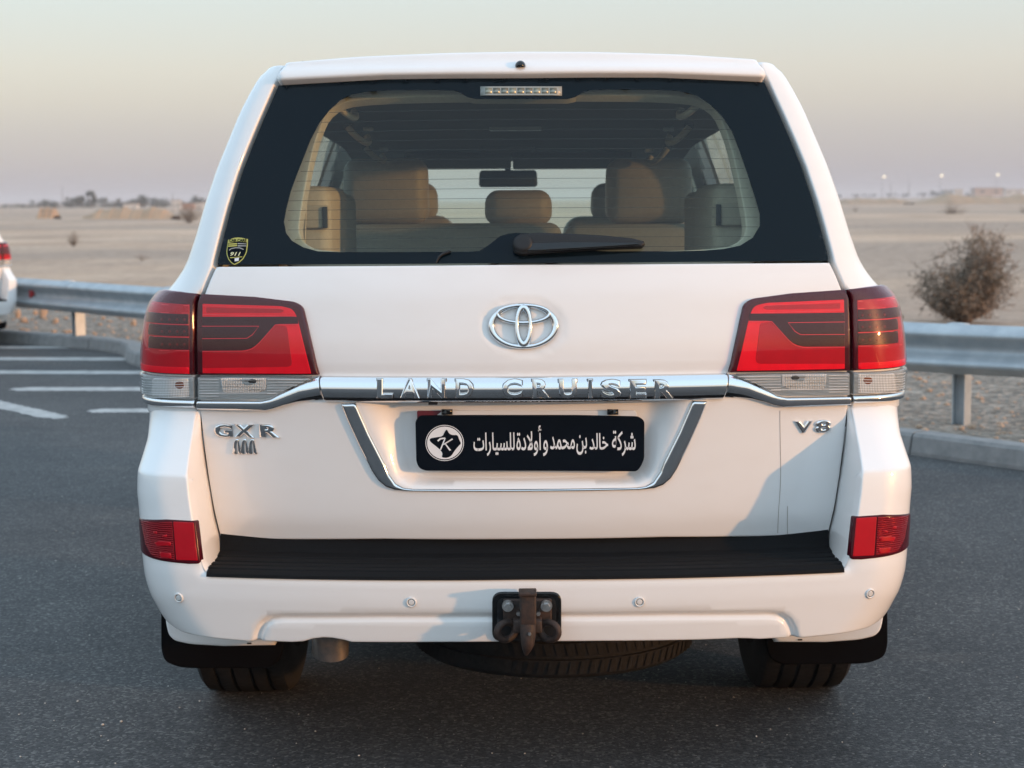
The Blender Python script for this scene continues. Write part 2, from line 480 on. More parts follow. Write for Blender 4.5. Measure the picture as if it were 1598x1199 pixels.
PAD = noisy('step_pad_rubber', (.0045, .005, .006), (.009, .0095, .0105), 220, .75, .25, .001, spec=.12)
TYRE = noisy('tyre_rubber', (.010, .010, .011), (.020, .019, .019), 60, .85, .25, .002, spec=.2)
FLAP = mat('mud_flap_rubber', (.003, .003, .004), .8, spec=.06)
RUST = noisy('rusty_iron', (.018, .014, .013), (.062, .033, .023), 70, .65, .5, .002, .2)
RUSTY_PLATE = noisy('rusty_dust_shield', (.05, .022, .012), (.16, .065, .03), 40, .8, .4, .002)
STEEL = noisy('zinc_bolt', (.40, .41, .42), (.58, .58, .57), 120, .35, .1, .001, 1.0)
EXHAUST = noisy('exhaust_steel', (.07, .075, .085), (.20, .16, .135), 14, .35, .15, .001, .45)
UNDER = noisy('underbody', (.010, .010, .010), (.025, .022, .019), 20, .85, .3, .01)
LEATHER = noisy('tan_leather', (.50, .40, .32), (.56, .45, .365), 60, .5, .15, .001)
TRIM = noisy('beige_trim', (.46, .395, .32), (.52, .45, .365), 90, .65, .1, .001)
LINER = noisy('grey_headliner', (.16, .16, .155), (.19, .19, .185), 150, .95, .1, .001)
DARKTRIM = mat('dark_cabin_trim', (.03, .032, .034), .7)
SILVER = mat('alloy_silver', (.45, .46, .47), .3, .9)

# ------------------------------------------------------------------ ground: road, kerb, verge and desert
KD = np.array((.72, -.694)); KN = np.array((.694, .72))        # along the kerb, and away from the road
def catmull(P, per=8):
    P = [np.array(p, float) for p in P]; P = [2 * P[0] - P[1]] + P + [2 * P[-1] - P[-2]]; r = []
    for i in range(1, len(P) - 2):
        a, b, c, d = P[i - 1:i + 3]
        for k in range(per):
            t = k / per
            r.append(.5 * ((2 * b) + (c - a) * t + (2 * a - 5 * b + 4 * c - d) * t * t + (3 * b - a - 3 * c + d) * t ** 3))
    r.append(P[-2]); return np.array(r)
KERB = catmull([(-16.0, 26.9), (-9.0, 20.9), (-5.5, 18.05), (-3.95, 16.7), (-3.35, 15.2), (-1.6, 13.5), (.4, 11.6), (2.2, 9.78), (2.75, 9.12), (4.6, 7.2), (8.0, 3.7), (13.0, -1.5)], 8)

def asphalt_mat():
    m, t, b = node_mat('asphalt')
    v = coords(t)
    vo = t.nodes.new('ShaderNodeTexVoronoi'); vo.inputs['Scale'].default_value = 120; t.links.new(v, vo.inputs['Vector'])
    sepc = t.nodes.new('ShaderNodeSeparateColor'); t.links.new(vo.outputs['Color'], sepc.inputs[0])
    stone = ramp(t, sepc.outputs[0], [(0, (.026, .028, .031)), (.45, (.060, .064, .067)), (.82, (.115, .120, .124)), (1, (.27, .27, .26))])
    fine = noise(t, v, 420, 3, .7)
    big = noise(t, v, .55, 5, .6); mid = noise(t, v, 4.5, 4, .6)
    c = mixc(t, .35, stone, ramp(t, fine, [(.35, (.026, .028, .031)), (.7, (.14, .145, .15))]))
    c = mixc(t, 1.0, c, ramp(t, big, [(.3, (.56, .56, .57)), (.72, (.96, .94, .92))]), 'MULTIPLY')
    c = mixc(t, 1.0, c, ramp(t, mid, [(.3, (.86, .86, .87)), (.75, (1.15, 1.14, 1.12))]), 'MULTIPLY')
    st = noise(t, v, 1.3, 6, .7); c = mixc(t, ramp(t, st, [(.60, (0, 0, 0)), (.72, (.42, .42, .42))]), c, (.030, .031, .033))
    sd_ = noise(t, coords(t, (1, 1.3, 1)), .8, 7, .75); c = mixc(t, ramp(t, sd_, [(.58, (0, 0, 0)), (.74, (.28, .28, .28))]), c, (.22, .19, .165))
    t.links.new(c, b.inputs['Base Color']); b.inputs['Roughness'].default_value = .78; b.inputs['Specular IOR Level'].default_value = .35
    h = t.nodes.new('ShaderNodeMath'); h.operation = 'MULTIPLY_ADD'; h.inputs[1].default_value = -1.2
    t.links.new(vo.outputs['Distance'], h.inputs[0]); t.links.new(fine, h.inputs[2])
    bump(t, b, h.outputs[0], .45, .0035); return m
ASPHALT = asphalt_mat()
def desert_mat():
    m, t, b = node_mat('desert_sand')
    v = coords(t); a = noise(t, coords(t, (1, 1.6, 1)), .09, 6, .62); a2 = noise(t, coords(t, (.35, 1, 1)), .035, 5, .6); f = noise(t, v, 3.2, 6, .7); g = noise(t, v, 30, 4, .7)
    c = ramp(t, a, [(.34, (.40, .27, .19)), (.5, (.58, .405, .29)), (.64, (.68, .49, .355))])
    c = mixc(t, ramp(t, a2, [(.44, (0, 0, 0)), (.56, (.85, .85, .85))]), c, (.40, .30, .235))
    c = mixc(t, 1.0, c, ramp(t, f, [(.3, (.72, .71, .70)), (.7, (1.2, 1.2, 1.2))]), 'MULTIPLY')
    c = mixc(t, 1.0, c, ramp(t, g, [(.3, (.75, .75, .75)), (.7, (1.2, 1.2, 1.2))]), 'MULTIPLY')
    t.links.new(c, b.inputs['Base Color']); b.inputs['Roughness'].default_value = .95; b.inputs['Specular IOR Level'].default_value = .1
    bump(t, b, f, .6, .08); return m
DESERT = desert_mat()
def verge_mat():
    m, t, b = node_mat('verge_gravel')
    v = coords(t); vo = t.nodes.new('ShaderNodeTexVoronoi'); vo.inputs['Scale'].default_value = 22; t.links.new(v, vo.inputs['Vector'])
    s_ = t.nodes.new('ShaderNodeSeparateColor'); t.links.new(vo.outputs['Color'], s_.inputs[0]); f = noise(t, v, 2.5, 6, .7)
    c = ramp(t, s_.outputs[0], [(0, (.17, .14, .115)), (.6, (.29, .24, .195)), (1, (.43, .36, .30))])
    c = mixc(t, 1.0, c, ramp(t, f, [(.3, (.7, .7, .7)), (.7, (1.2, 1.2, 1.2))]), 'MULTIPLY')
    t.links.new(c, b.inputs['Base Color']); b.inputs['Roughness'].default_value = .95; b.inputs['Specular IOR Level'].default_value = .1
    bump(t, b, vo.outputs['Distance'], .8, .03); return m
VERGE = verge_mat()
CONCRETE = noisy('kerb_concrete', (.20, .205, .205), (.28, .28, .275), 14, .9, .35, .004)
LINE = noisy('road_paint', (.28, .285, .28), (.50, .50, .485), 9, .75, .2, .002)
GALV = noisy('galvanised_steel', (.36, .40, .43), (.48, .52, .54), 7, .5, .08, .002, .35)

def und(x, y):                       # gentle relief of the desert, metres
    return .16 * np.sin(x * .11 + y * .05) * np.sin(y * .083 + 1.3) + .10 * np.sin(x * .31 - y * .17 + 2) * np.sin(y * .21) + .05 * np.sin(x * .7 + y * .9)
kt = np.concatenate([[-4000, -1500, -500, -200, -90], np.zeros(len(KERB)), [90, 200, 500, 1500, 4000]])
base = np.concatenate([[KERB[0]] * 5, KERB, [KERB[-1]] * 5])
KL = base + kt[:, None] * KD
kn = np.zeros_like(KL)
for i in range(len(KL)):
    a = KL[max(i - 1, 0)]; b = KL[min(i + 1, len(KL) - 1)]; t = (b - a) / np.linalg.norm(b - a); kn[i] = (-t[1], t[0])
    if kn[i] @ KN < 0: kn[i] *= -1
def sheet(name, dists, zf, material, side, kind='structure'):
    vs = []; n = len(KL)
    for d in dists:
        for i in range(n):
            nn = KN; p = KL[i] + nn * d * side
            vs.append((p[0], p[1], zf(p[0], p[1], d)))
    fs = [(j * n + i, j * n + i + 1, (j + 1) * n + i + 1, (j + 1) * n + i) for j in range(len(dists) - 1) for i in range(n - 1)]
    o = mesh(name, vs, fs, material); bm = bmesh.new(); bm.from_mesh(o.data); bmesh.ops.recalc_face_normals(bm, faces=bm.faces)
    if sum(f.normal.z for f in bm.faces) < 0: bmesh.ops.reverse_faces(bm, faces=bm.faces)
    bm.to_mesh(o.data); bm.free(); o.data.shade_smooth(); return tag(o, kind=kind)
road = sheet('road', [0, 1, 3, 7, 15, 40, 120, 400, 1500, 4000], lambda x, y, d: 0.0, ASPHALT, -1)
tag(road, 'dark grey asphalt car park surface under the white car')
verge = sheet('verge', [.12, .5, 1, 1.6, 2.4, 3.2, 4.2], lambda x, y, d: .105 - .075 * min(1, max(0, d - .12) / 1.1) + .012 * math.sin(x * 7) * math.sin(y * 5 + 1), VERGE, 1)
tag(verge, 'strip of stony ground between kerb and guardrail')
dd = [3.6] + list(3.6 + 1.1 * (np.power(1.085, np.arange(1, 88)) - 1) / .085)
dd = [d for d in dd if d < 4500]
def dz(x, y, d):
    f = min(1, max(0, (d - 4.5) / 10)); far = min(1, max(0, (250 - d) / 200)) if d < 250 else 0
    return .010 + f * (.3 + .7 * far) * und(x, y)
desert_o = sheet('desert', dd, dz, DESERT, 1)
tag(desert_o, 'wide dusty plain of pale sand reaching the horizon')

# kerb of single stones
kerb = empty('kerb', (KERB[40][0], KERB[40][1], 0)); tag(kerb, 'low concrete kerb between asphalt and stony verge', kind='structure')
arc = np.concatenate([[0], np.cumsum(np.linalg.norm(np.diff(KERB, axis=0), axis=1))])
def kerb_at(s):
    return np.array([np.interp(s, arc, KERB[:, 0]), np.interp(s, arc, KERB[:, 1])])
def kerb_n(s):
    t = kerb_at(s + .1) - kerb_at(s - .1); t /= np.linalg.norm(t); n = np.array((-t[1], t[0])); return n if n @ KN > 0 else -n
s = .3
while s < arc[-1] - 1.3:
    L = 1.0; st = []
    for k in range(4):
        q = s + (L - .012) * k / 3; c = kerb_at(q); n = kerb_n(q)
        for dx, z in ((-.02, -.05), (-.02, .02), (.0, .105), (.018, .125), (.15, .125), (.16, .112), (.16, -.05)):
            p = c + n * dx; st.append((p[0], p[1], z + random.uniform(-.001, .001)))
    m = 7; fs = [(k * m + i, k * m + i + 1, (k + 1) * m + i + 1, (k + 1) * m + i) for k in range(3) for i in range(m - 1)]
    fs += [tuple(range(m)), tuple(3 * m + i for i in reversed(range(m)))]
    o = mesh('kerb_stone', st, fs, CONCRETE, None, smooth=False)
    o.parent = kerb; o.matrix_parent_inverse = Matrix.Translation((-KERB[40][0], -KERB[40][1], 0))
    s += L

# painted lines on the road (stretches of worn paint)
def road_line(uv, width, name='road_marking'):
    P = [atz(u, v, 0)[:2] for u, v in uv]; a, b = np.array(P[0]), np.array(P[-1]); t = (b - a) / np.linalg.norm(b - a); n = np.array((-t[1], t[0]))
    N_ = 60; vs = []
    for i in range(N_ + 1):
        c = a + (b - a) * i / N_; e = 1.0 if 2 < i < N_ - 2 else .55
        j1, j2 = random.uniform(-.012, .012), random.uniform(-.012, .012)
        for q in (c + n * (width / 2 * e + j1), c - n * (width / 2 * e + j2)): vs.append((q[0], q[1], .004))
    fs = [(2 * i, 2 * i + 1, 2 * i + 3, 2 * i + 2) for i in range(N_)]
    o = mesh(name, vs, fs, LINE, road, smooth=False)
    bm = bmesh.new(); bm.from_mesh(o.data)
    if sum(f.normal.z for f in bm.faces) < 0: bmesh.ops.reverse_faces(bm, faces=bm.faces)
    bm.to_mesh(o.data); bm.free(); return o
road_line([(-120, 543.5), (124, 542.5)], .26)
road_line([(-260, 560), (330, 561.5)], .30)
road_line([(-300, 581), (340, 582.5)], .28)
road_line([(18, 608), (350, 608)], .26)
road_line([(138, 642), (360, 641)], .22)
road_line([(-90, 612), (97, 654)], .19)

# ------------------------------------------------------------------ the car
suv = empty('suv', (0, 4.2, 0))
tag(suv, 'large white four-wheel-drive car seen square from behind, filling the picture', 'car')
def child(o, parent):
    o.parent = parent; return o
CARINV = Matrix.Translation((0, -4.2, 0))
def part(name, material=None):       # an Empty that holds the pieces of one part of the car
    e = empty(name, (0, 0, 0)); e.parent = suv; e.matrix_parent_inverse = CARINV; return e

# measured outline of the body in rear view: half width W at each height
def half_w(px, Yf):
    r = []
    for (u, v) in px:
        z = 1.0
        for _ in range(5):
            p = at(u, v, Yf(z)); z = p[2]
        r.append((p[2], abs(p[0])))
    return r
YA = [(.30, 4.27), (.60, 4.266), (.655, 4.244), (.72, 4.234), (.94, 4.21), (1.02, 4.20), (1.12, 4.203), (1.25, 4.222), (1.32, 4.245), (1.45, 4.293), (1.6, 4.353), (1.74, 4.415), (1.80, 4.445), (1.90, 4.50)]
yA = lambda z: float(np.interp(z, *zip(*YA)))
RA = [(.9, .15), (1.25, .15), (1.36, .095), (1.6, .070), (1.72, .050), (1.9, .045)]
silA = [(446, 100), (425, 105), (412, 117), (397, 140), (377, 177), (360, 217), (340, 264), (322, 315), (305, 372), (291, 412), (275, 437), (262, 452), (239, 472), (233, 490), (228, 520), (225, 550), (224, 582), (226, 618), (227, 636)]
WA = half_w(silA, lambda z: yA(z) + .12 + .75 * float(np.interp(z, *zip(*RA))))
WA = sorted(WA); WA = [(.2, WA[0][1] - .02), (.9, WA[0][1])] + WA + [(WA[-1][0] + .04, WA[-1][1] - .10)]
SA = Surf(YA, WA, RA, [(.3, .165), (1.9, .165)], sig=.012, sigY=.02)
YB = [(.30, 4.10), (.42, 4.075), (.50, 4.06), (.56, 4.057), (.60, 4.060), (.80, 4.078), (.915, 4.195), (.945, 4.209), (1.0, 4.21)]
yB = lambda z: float(np.interp(z, *zip(*YB)))
RB = [(.4, .20), (.60, .15), (.79, .12), (.95, .15)]
silB = [(227, 636), (227, 657), (225, 685), (217, 713), (209, 740), (209, 770), (212, 795), (216, 840), (218, 866), (222, 898), (231, 926), (250, 957), (262, 972), (284, 987)]
WB = sorted(half_w(silB, lambda z: yB(z) + .09 + .75 * float(np.interp(z, *zip(*RB)))))
WB = [(.2, WB[0][1])] + WB + [(1.1, WB[-1][1])]
SB = Surf(YB, WB, RB, [(.3, .13), (.79, .14), (.95, .165), (1.9, .165)], sig=.004, sigY=.0012)
A_, B_ = SA.px, SB.px
zA = lambda v, u=818: A_([(u, v)])[0][1]

# ---- rear gap line between tailgate and quarter panel
gap_glass = [(431, 133), (420, 158), (406, 190), (391, 226), (375, 267), (358, 321), (346, 366), (336, 406)]
gap_mid = [(333, 416), (324, 438), (316, 459)]
gap_low = [(309, 474), (307.5, 520), (307.5, 585), (308.5, 637), (311, 662), (316, 705), (322, 748), (330, 795), (341, 841)]
def shift(pts, du, dv=0): return [(u + du, v + dv) for u, v in pts]

# upper tailgate
up_half = A_([(818, 412.5)] + [(500, 415), (337, 416)] + shift(gap_mid, 3)[1:] + shift(gap_low, 2.5)[:3] + [(311, 604), (500, 607), (818, 607)])
zbar0, zbar1 = zA(628.5), zA(587)
def up_disp(s, z):
    q = np.clip((zbar1 + .02 - z) / .016, 0, 1); return -.006 * q * q * (3 - 2 * q)
tail = part('tailgate')
emc = A_([(818, 509)])[0]
def emblem_disp(s, z):               # shallow dish round the emblem
    e = np.sqrt(((s - emc[0]) / .100) ** 2 + ((z - emc[1]) / .066) ** 2); q = np.clip((1.06 - e) / .12, 0, 1)
    return up_disp(s, z) - .004 * q * q * (3 - 2 * q)
panel('upper_gate_panel', SA, full(up_half), PAINT, tail, edge=.005, depth=.03, grid=.013, disp=emblem_disp)
# lower tailgate with the number plate recess
lo_half = A_([(818, 609)] + [(500, 609), (311.5, 608)] + shift(gap_low, 3)[3:] + [(344, 842), (600, 842.5), (818, 843)])
rim_half = A_([(818, 600), (553, 600), (558, 634), (576, 675), (601, 724), (612, 746), (622, 756), (640, 761), (818, 763)])
flr_half = A_([(818, 590), (616, 590), (621, 640), (634, 715), (641, 740), (650, 750), (666, 753), (818, 755)])
RIM, FLR = full(rim_half), full(flr_half)
def rec_disp(s, z):
    P = np.stack([s, z], -1); di = sdist(P, RIM); df = np.maximum(-sdist(P, FLR), 0); di = np.maximum(di, 0)
    t = di / np.maximum(di + df, 1e-6); t = t * t * (3 - 2 * t); return -.042 * t
rg = np.stack(np.meshgrid(np.arange(-.44, .441, .0065), np.arange(.68, 1.0, .0065)), -1).reshape(-1, 2)
rg = rg[(sdist(rg, RIM) > -.006)]
lower = panel('lower_gate_panel', SA, full(lo_half), PAINT, tail, edge=.006, depth=.03, grid=.014, disp=rec_disp, extra=rg, lines=[resample(RIM, .008), resample(FLR, .008)])
# dark gap behind the shut lines
gapback = A_([(818, 405), (322, 408), (300, 470), (292, 560), (292, 640), (300, 700), (312, 760), (326, 850), (818, 852)])
panel('shut_line_seal', SA, full(gapback), RUBBERSEAL, tail, off=-.075, edge=0, depth=.01, grid=.05)

# chrome bar across the gate, convex in section
zc = (zbar0 + zbar1) / 2; hh = (zbar1 - zbar0) / 2
def bar_disp(s, z):
    t = np.clip((z - zc) / hh, -1, 1); return .0165 * (1 - t * t) * 1.0 + .004 * (1 - t ** 8)
bar_half = A_([(818, 587), (660, 587), (500.5, 586.5), (508.5, 626.5), (660, 628), (818, 628.5)])
panel('chrome_bar', SA, full(bar_half), CHROME, tail, off=.004, edge=.0025, depth=.02, grid=.006, disp=bar_disp)
LETTER_SHADE = mat('letter_shade_dark', (.10, .105, .11), .3, .8)  # shade round each letter, painted as a wider dark glyph behind it
HALFBAR = Offset(SA, lambda s, z: .0035 + .62 * bar_disp(s, z))
for ch, a, b in [('L', 591, 616), ('A', 626, 658), ('N', 669, 697), ('D', 712, 740), ('C', 784, 815), ('R', 830, 858), ('U', 871, 899), ('I', 916, 923), ('S', 936, 967), ('E', 980, 1006), ('R', 1018, 1048)]:
    letter_on('letter_shade_outline', HALFBAR, ch, pxrect(SA, a - 1.4, 591.8, b + 1.4, 617.4), LETTER_SHADE, tail, off=.002, height=.006, offset=.022, bevel=.02)
    letter_on('letter', HALFBAR, ch, pxrect(SA, a, 593.2, b, 616.0), CHROME, tail, off=.004, height=.0125, offset=.010, bevel=.045)
for ch, r in [('G', (335, 661, 364.5, 682.5)), ('X', (366, 662, 398, 682)), ('R', (406, 662, 437.5, 682)), ('V', (1239, 656, 1267.5, 676)), ('8', (1270.5, 654, 1297, 676))]:
    letter_on('letter', SA, ch, pxrect(SA, *r), CHROME_DARK if 0 else CHROME, tail, off=-.001, height=.008, offset=.0, bevel=.075, extrude=.01)
for k in range(3):
    u = 363.5 + 12 * k
    for pts in ([(u, 708), (u + 2.5, 690), (u + 6, 684.5), (u + 8.5, 684.5), (u + 6, 694), (u + 7, 708)], [(u + 7.2, 684.5), (u + 9.5, 684.5), (u + 14.5, 708), (u + 9, 708)]):
        panel('badge_stroke', SA, A_(pts), CHROME, tail, off=.005, edge=.0010, depth=.006, grid=.006)

# emblem: three linked ovals
emb = A_([(817, 509)])[0]; pxm = 1 / 618.
def oval(name, c, a, b, wd, h, parent, dz_=0., k0=0, k1=64, wd2=None):
    vs, fs = [], []; n = 64; m = 7
    for i in range(n):
        ph = 2 * math.pi * i / n; ww = wd + (wd2 - wd) * math.sin(ph) ** 2 if wd2 else wd
        for j in range(m):
            q = (j / (m - 1) - .5) * 2; rr = q * ww / 2
            nx, nz = math.cos(ph) / a, math.sin(ph) / b; l = math.hypot(nx, nz); s_ = c[0] + a * math.cos(ph) + nx / l * rr; z_ = c[1] + b * math.sin(ph) + nz / l * rr
            s_a, z_a = np.array([s_]), np.array([z_])
            vs.append((SA.P(s_a, z_a) + SA.N(s_a, z_a) * (dz_ + h * max(0, 1 - abs(q) ** 3.5) ** .6))[0])
    fs = [(i * m + j, i * m + j + 1, ((i + 1) % n) * m + j + 1, ((i + 1) % n) * m + j) for i in range(n) for j in range(m - 1)]
    return mesh(name, vs, fs, CHROME, parent)
emp = part('emblem'); emp.parent = tail
oval('emblem_ring', emb, .0795, .0515, .0185, .010, tail, .000, wd2=.0125)
oval('emblem_ring', (emb[0], emb[1] + .0290), .0640, .0215, .0115, .0105, tail, .0015)
oval('emblem_ring', emb, .0168, .0450, .0125, .0125, tail, .0015, wd2=.019)
bpy.data.objects.remove(emp)

# chrome U round the plate recess
uo = A_([(531.5, 629.5), (542, 656), (560, 695), (580, 735), (590, 750), (602, 760), (616, 765), (640, 767), (818, 768.5)])
ui = A_([(818, 764.5), (645, 763), (630, 761), (618, 754.5), (607, 739), (601, 724), (576, 675), (557, 632), (555.5, 628.5)])
U = uo[:-1] + [(-s_, z_) for s_, z_ in reversed(uo[:-1])] + [(-s_, z_) for s_, z_ in reversed(ui[1:])] + ui[1:]
panel('plate_surround', SA, U, CHROME, tail, off=.008, edge=.008, depth=.016, grid=.008)
for pts in ([(1217, 641), (1217.5, 690), (1218.5, 735), (1217, 772), (1214.5, 800), (1213.5, 832)], [(1229, 790), (1228.5, 812), (1229, 834)]):
    ribbon('paint_crack', SA, chaikin(A_(pts), 2, False), .0011, mat('crack_brown', (.30, .25, .21), .7), tail, off=.0004, thick=.0003)
# number plate, its black cover with white print, and two clips
plate = part('number_plate')
YP = 4.234
class Flat:
    def __init__(self, Y): self.Y = Y
    def P(self, s, z):
        s = np.asarray(s, float); z = np.asarray(z, float); return np.stack([s, np.full_like(s, self.Y) + .02 * (z - .84), z], -1)
    N = Surf.N
    def px(self, pts): return [(float(p[0]), float(p[2])) for p in (at(u, v, self.Y) for u, v in pts)]
FP = Flat(YP)
panel('plate_base', Flat(YP + .010), round_poly(Flat(YP + .010).px([(650, 641), (994, 641), (994, 730), (650, 730)]), .012), PRINT, plate, edge=.0015, depth=.006, grid=.05)
panel('plate_edge_red', Flat(YP + .0085), round_poly(Flat(YP).px([(650.5, 642), (690, 642), (678, 652), (650.5, 660)]), .004), mat('maroon', (.12, .008, .018), .4), plate, edge=0, depth=.001, grid=.05)
cov = FP.px([(648, 657), (655, 649), (740, 648.5), (900, 648.5), (996, 650.5), (1006, 657), (1005.5, 716), (1000.5, 728), (994, 736), (825, 735), (664, 735), (654, 731), (649.5, 721)])
panel('plate_cover', FP, round_poly(cov, .008, 4), PLATE, plate, edge=.003, depth=.010, grid=.02)
for u in (698, 957):
    panel('plate_clip', FP, FP.px([(u - 9, 639.5), (u + 8, 639.5), (u + 8, 647.5), (u - 9, 647.5)]), GLOSSBLACK, plate, off=.003, edge=.001, depth=.012, grid=.02)
panel('gate_button', SA, round_poly(A_([(669, 626.5), (683, 626.5), (683, 631), (669, 631)]), .002), BLACK, tail, off=.008, edge=.001, depth=.02, grid=.02)
# cover: round badge with an outline shape and a K stroke
def disc(surf, uc, vc, ru, rv, n=40): return surf.px([(uc + ru * math.cos(2 * math.pi * i / n), vc + rv * math.sin(2 * math.pi * i / n)) for i in range(n)])
panel('print_disc', FP, disc(FP, 694, 691.5, 27.5, 25.5), PRINT, plate, off=.0006, edge=0, depth=0, grid=.03)
ro, ri = disc(FP, 694, 691.5, 30, 28), disc(FP, 694, 691.5, 29, 27)
panel('print_ring', FP, ro, PRINT, plate, holes=[ri], off=.0006, edge=0, depth=0, grid=.03)
zz = lambda x, y: (640 + x * 380 / 1598, 630 + y * 120 / 505)
blob = [zz(*p) for p in [(240, 165), (222, 195), (214, 215), (170, 222), (130, 228), (128, 248), (170, 280), (200, 305), (215, 330), (205, 352), (238, 358), (270, 345), (290, 312), (320, 276), (336, 262), (322, 238), (312, 205), (280, 208), (255, 198)]]
panel('print_shape', FP, FP.px(chaikin(blob, 2)), PLATE, plate, off=.0011, edge=0, depth=0, grid=.03)
for st in ([(178, 242), (196, 226), (230, 222), (232, 230), (202, 236), (184, 250)], [(226, 226), (234, 228), (204, 304), (194, 304)], [(276, 228), (282, 236), (222, 272), (214, 268)], [(222, 258), (232, 260), (270, 306), (258, 310)]):
    panel('print_stroke', FP, FP.px([zz(*p) for p in st]), PRINT, plate, off=.0016, edge=0, depth=0, grid=.03)
# Arabic line, joined letter forms in visual order
LAM_ALEF = '\ufefb'
words = [
 ('\ufeb7\ufeae\ufedb\ufe94', (955, 672, 992, 712)),              # sheen reh kaf teh-marbuta
 ('\ufea7\ufe8e\ufedf\ufeaa', (920, 676, 949, 702)),              # khah alef lam dal
 ('\ufe91\ufee6', (899.5, 679, 916, 710)),                          # beh noon
 ('\ufee3\ufea4\ufee4\ufeaa', (858.5, 681, 897, 702)),            # meem hah meem dal
 ('\ufeed', (847.5, 687, 855, 712)),                                # waw
 ('\ufe83\ufeed\ufefb\ufea9\ufe93', (806, 664, 845, 712)),        # alef-hamza waw lam-alef dal teh-marbuta
 ('\ufedf\ufee0\ufeb4\ufef4\ufe8e\ufead\ufe8d\ufe95', (739, 675, 803, 712)),
]
for body, r in words:
    body = body[::-1]
    x0, z0, x1, z1 = (lambda q: (q[0][0], q[0][1], q[1][0], q[1][1]))(FP.px([(r[0], r[3]), (r[2], r[1])]))
    letter_on('print_word', FP, body, (x0, z0, x1, z1), PRINT, plate, off=.0006, height=.0008, extrude=.01, bevel=0., offset=.012)

# ---- rear window: black ceramic border, pane, heater wires, sticker
win = part('rear_window')
win_half = A_([(818, 119.5), (600, 123), (434, 132.5)] + shift(gap_glass, 3)[1:] + [(339, 412.5), (500, 411.5), (818, 409.5)])
lz = lambda x, y: (430 + x * .25031, 120 + y * .25031)
inner = [lz(*p) for p in [(1250, 132), (1195, 120), (1150, 92), (1110, 79), (1000, 76), (700, 78), (560, 88), (470, 105), (400, 140), (330, 205), (270, 280), (215, 385), (170, 500), (130, 600), (90, 710), (62, 820), (48, 900), (62, 970), (100, 1020), (170, 1060), (260, 1085), (400, 1090), (700, 1090), (1200, 1088), (1270, 1083), (1330, 1045), (1400, 990), (1450, 975), (1500, 970)]]
rz = lambda x, y: (800 + x * .25031, 120 + y * .25031)
innerR = [rz(*p) for p in [(100, 972), (180, 985), (300, 1040), (380, 1075), (600, 1085), (1000, 1085), (1200, 1080), (1320, 1070), (1420, 1050), (1500, 1000), (1545, 925), (1545, 850), (1520, 760), (1475, 620), (1420, 460), (1370, 330), (1310, 240), (1240, 170), (1150, 110), (1040, 82), (900, 75), (600, 72), (480, 78), (430, 95), (390, 120), (340, 132)]]
IN = A_(inner + innerR)
panel('ceramic_border', SA, full(win_half), FRIT, win, holes=[IN], off=-.004, edge=0, depth=.003, grid=.014)
IN2 = [tuple(p) for p in IN]
panel('pane', SA, IN2, GLASS, win, off=-.0042, edge=0, depth=0, grid=.03)
INa = np.array(IN)
for k in range(15):
    v = 172 + k * 15.4
    zk = zA(v); xs_ = np.linspace(-.75, .75, 151); m_ = inside(np.stack([xs_, np.full_like(xs_, zk)], -1), INa); m_ &= (np.abs(xs_) > .0)
    xx = xs_[m_]
    if len(xx) > 4:
        q = np.stack([xx, np.full_like(xx, zk) + .004 * (1 - (xx / .7) ** 2)], -1)
        ribbon('heater_wire', SA, q, .0008, RUBBERSEAL, win, off=-.0062, thick=.0005)
# rubber rim and the white flange line at the window edge
sz = lambda x, y: (320 + x * .10013, 350 + y * .1001)
sh = [sz(*p) for p in [(352, 240), (400, 222), (450, 208), (510, 202), (570, 208), (620, 220), (664, 228), (660, 330), (648, 420), (630, 470), (590, 540), (530, 595), (452, 634), (400, 600), (355, 545), (330, 470), (326, 420), (338, 330)]]
stk = A_(sh)
panel('sticker', SA, stk, YELLOW, win, off=-.0028, edge=0, depth=0, grid=.02)
shi = [sz(*p) for p in [(352, 292), (500, 266), (648, 280), (642, 330), (632, 420), (614, 465), (578, 530), (520, 580), (452, 616), (405, 585), (368, 536), (344, 468), (340, 420), (350, 330)]]
panel('sticker_field', SA, A_(shi), PLATE, win, off=-.0023, edge=0, depth=0, grid=.02)
for tx, r in (('CAR CARE', (370, 226, 642, 274)), ('911', (388, 432, 552, 492))):
    a, b = sz(r[0], r[1]), sz(r[2], r[3])
    letter_on('sticker_print', SA, tx, pxrect(SA, a[0], a[1], b[0], b[1]), PLATE if tx[0] == 'C' else mat('sticker_print_pale', (.75, .74, .45), .5), win, off=-.0018, height=.0003, extrude=.01, bevel=0, offset=.02, shear=0 if tx[0] == 'C' else .3)
GREYPR = mat('sticker_grey', (.35, .35, .33), .5)
for pts, m_ in (([(360, 300), (495, 292), (495, 312), (358, 318)], YELLOW), ([(356, 330), (495, 322), (495, 340), (354, 350)], YELLOW), ([(505, 290), (642, 300), (640, 310), (505, 308)], GREYPR), ([(505, 325), (640, 330), (638, 342), (505, 345)], GREYPR),
               ([(365, 400), (400, 372), (470, 358), (540, 360), (600, 385), (595, 398), (535, 373), (470, 371), (405, 385), (375, 412)], GREYPR), ([(380, 515), (580, 500), (572, 512), (388, 527)], YELLOW), ([(455, 530), (525, 518), (520, 570), (458, 578)], PRINT)):
    panel('sticker_print', SA, A_([sz(*p) for p in pts]), m_, win, off=-.0018, edge=0, depth=0, grid=.02)
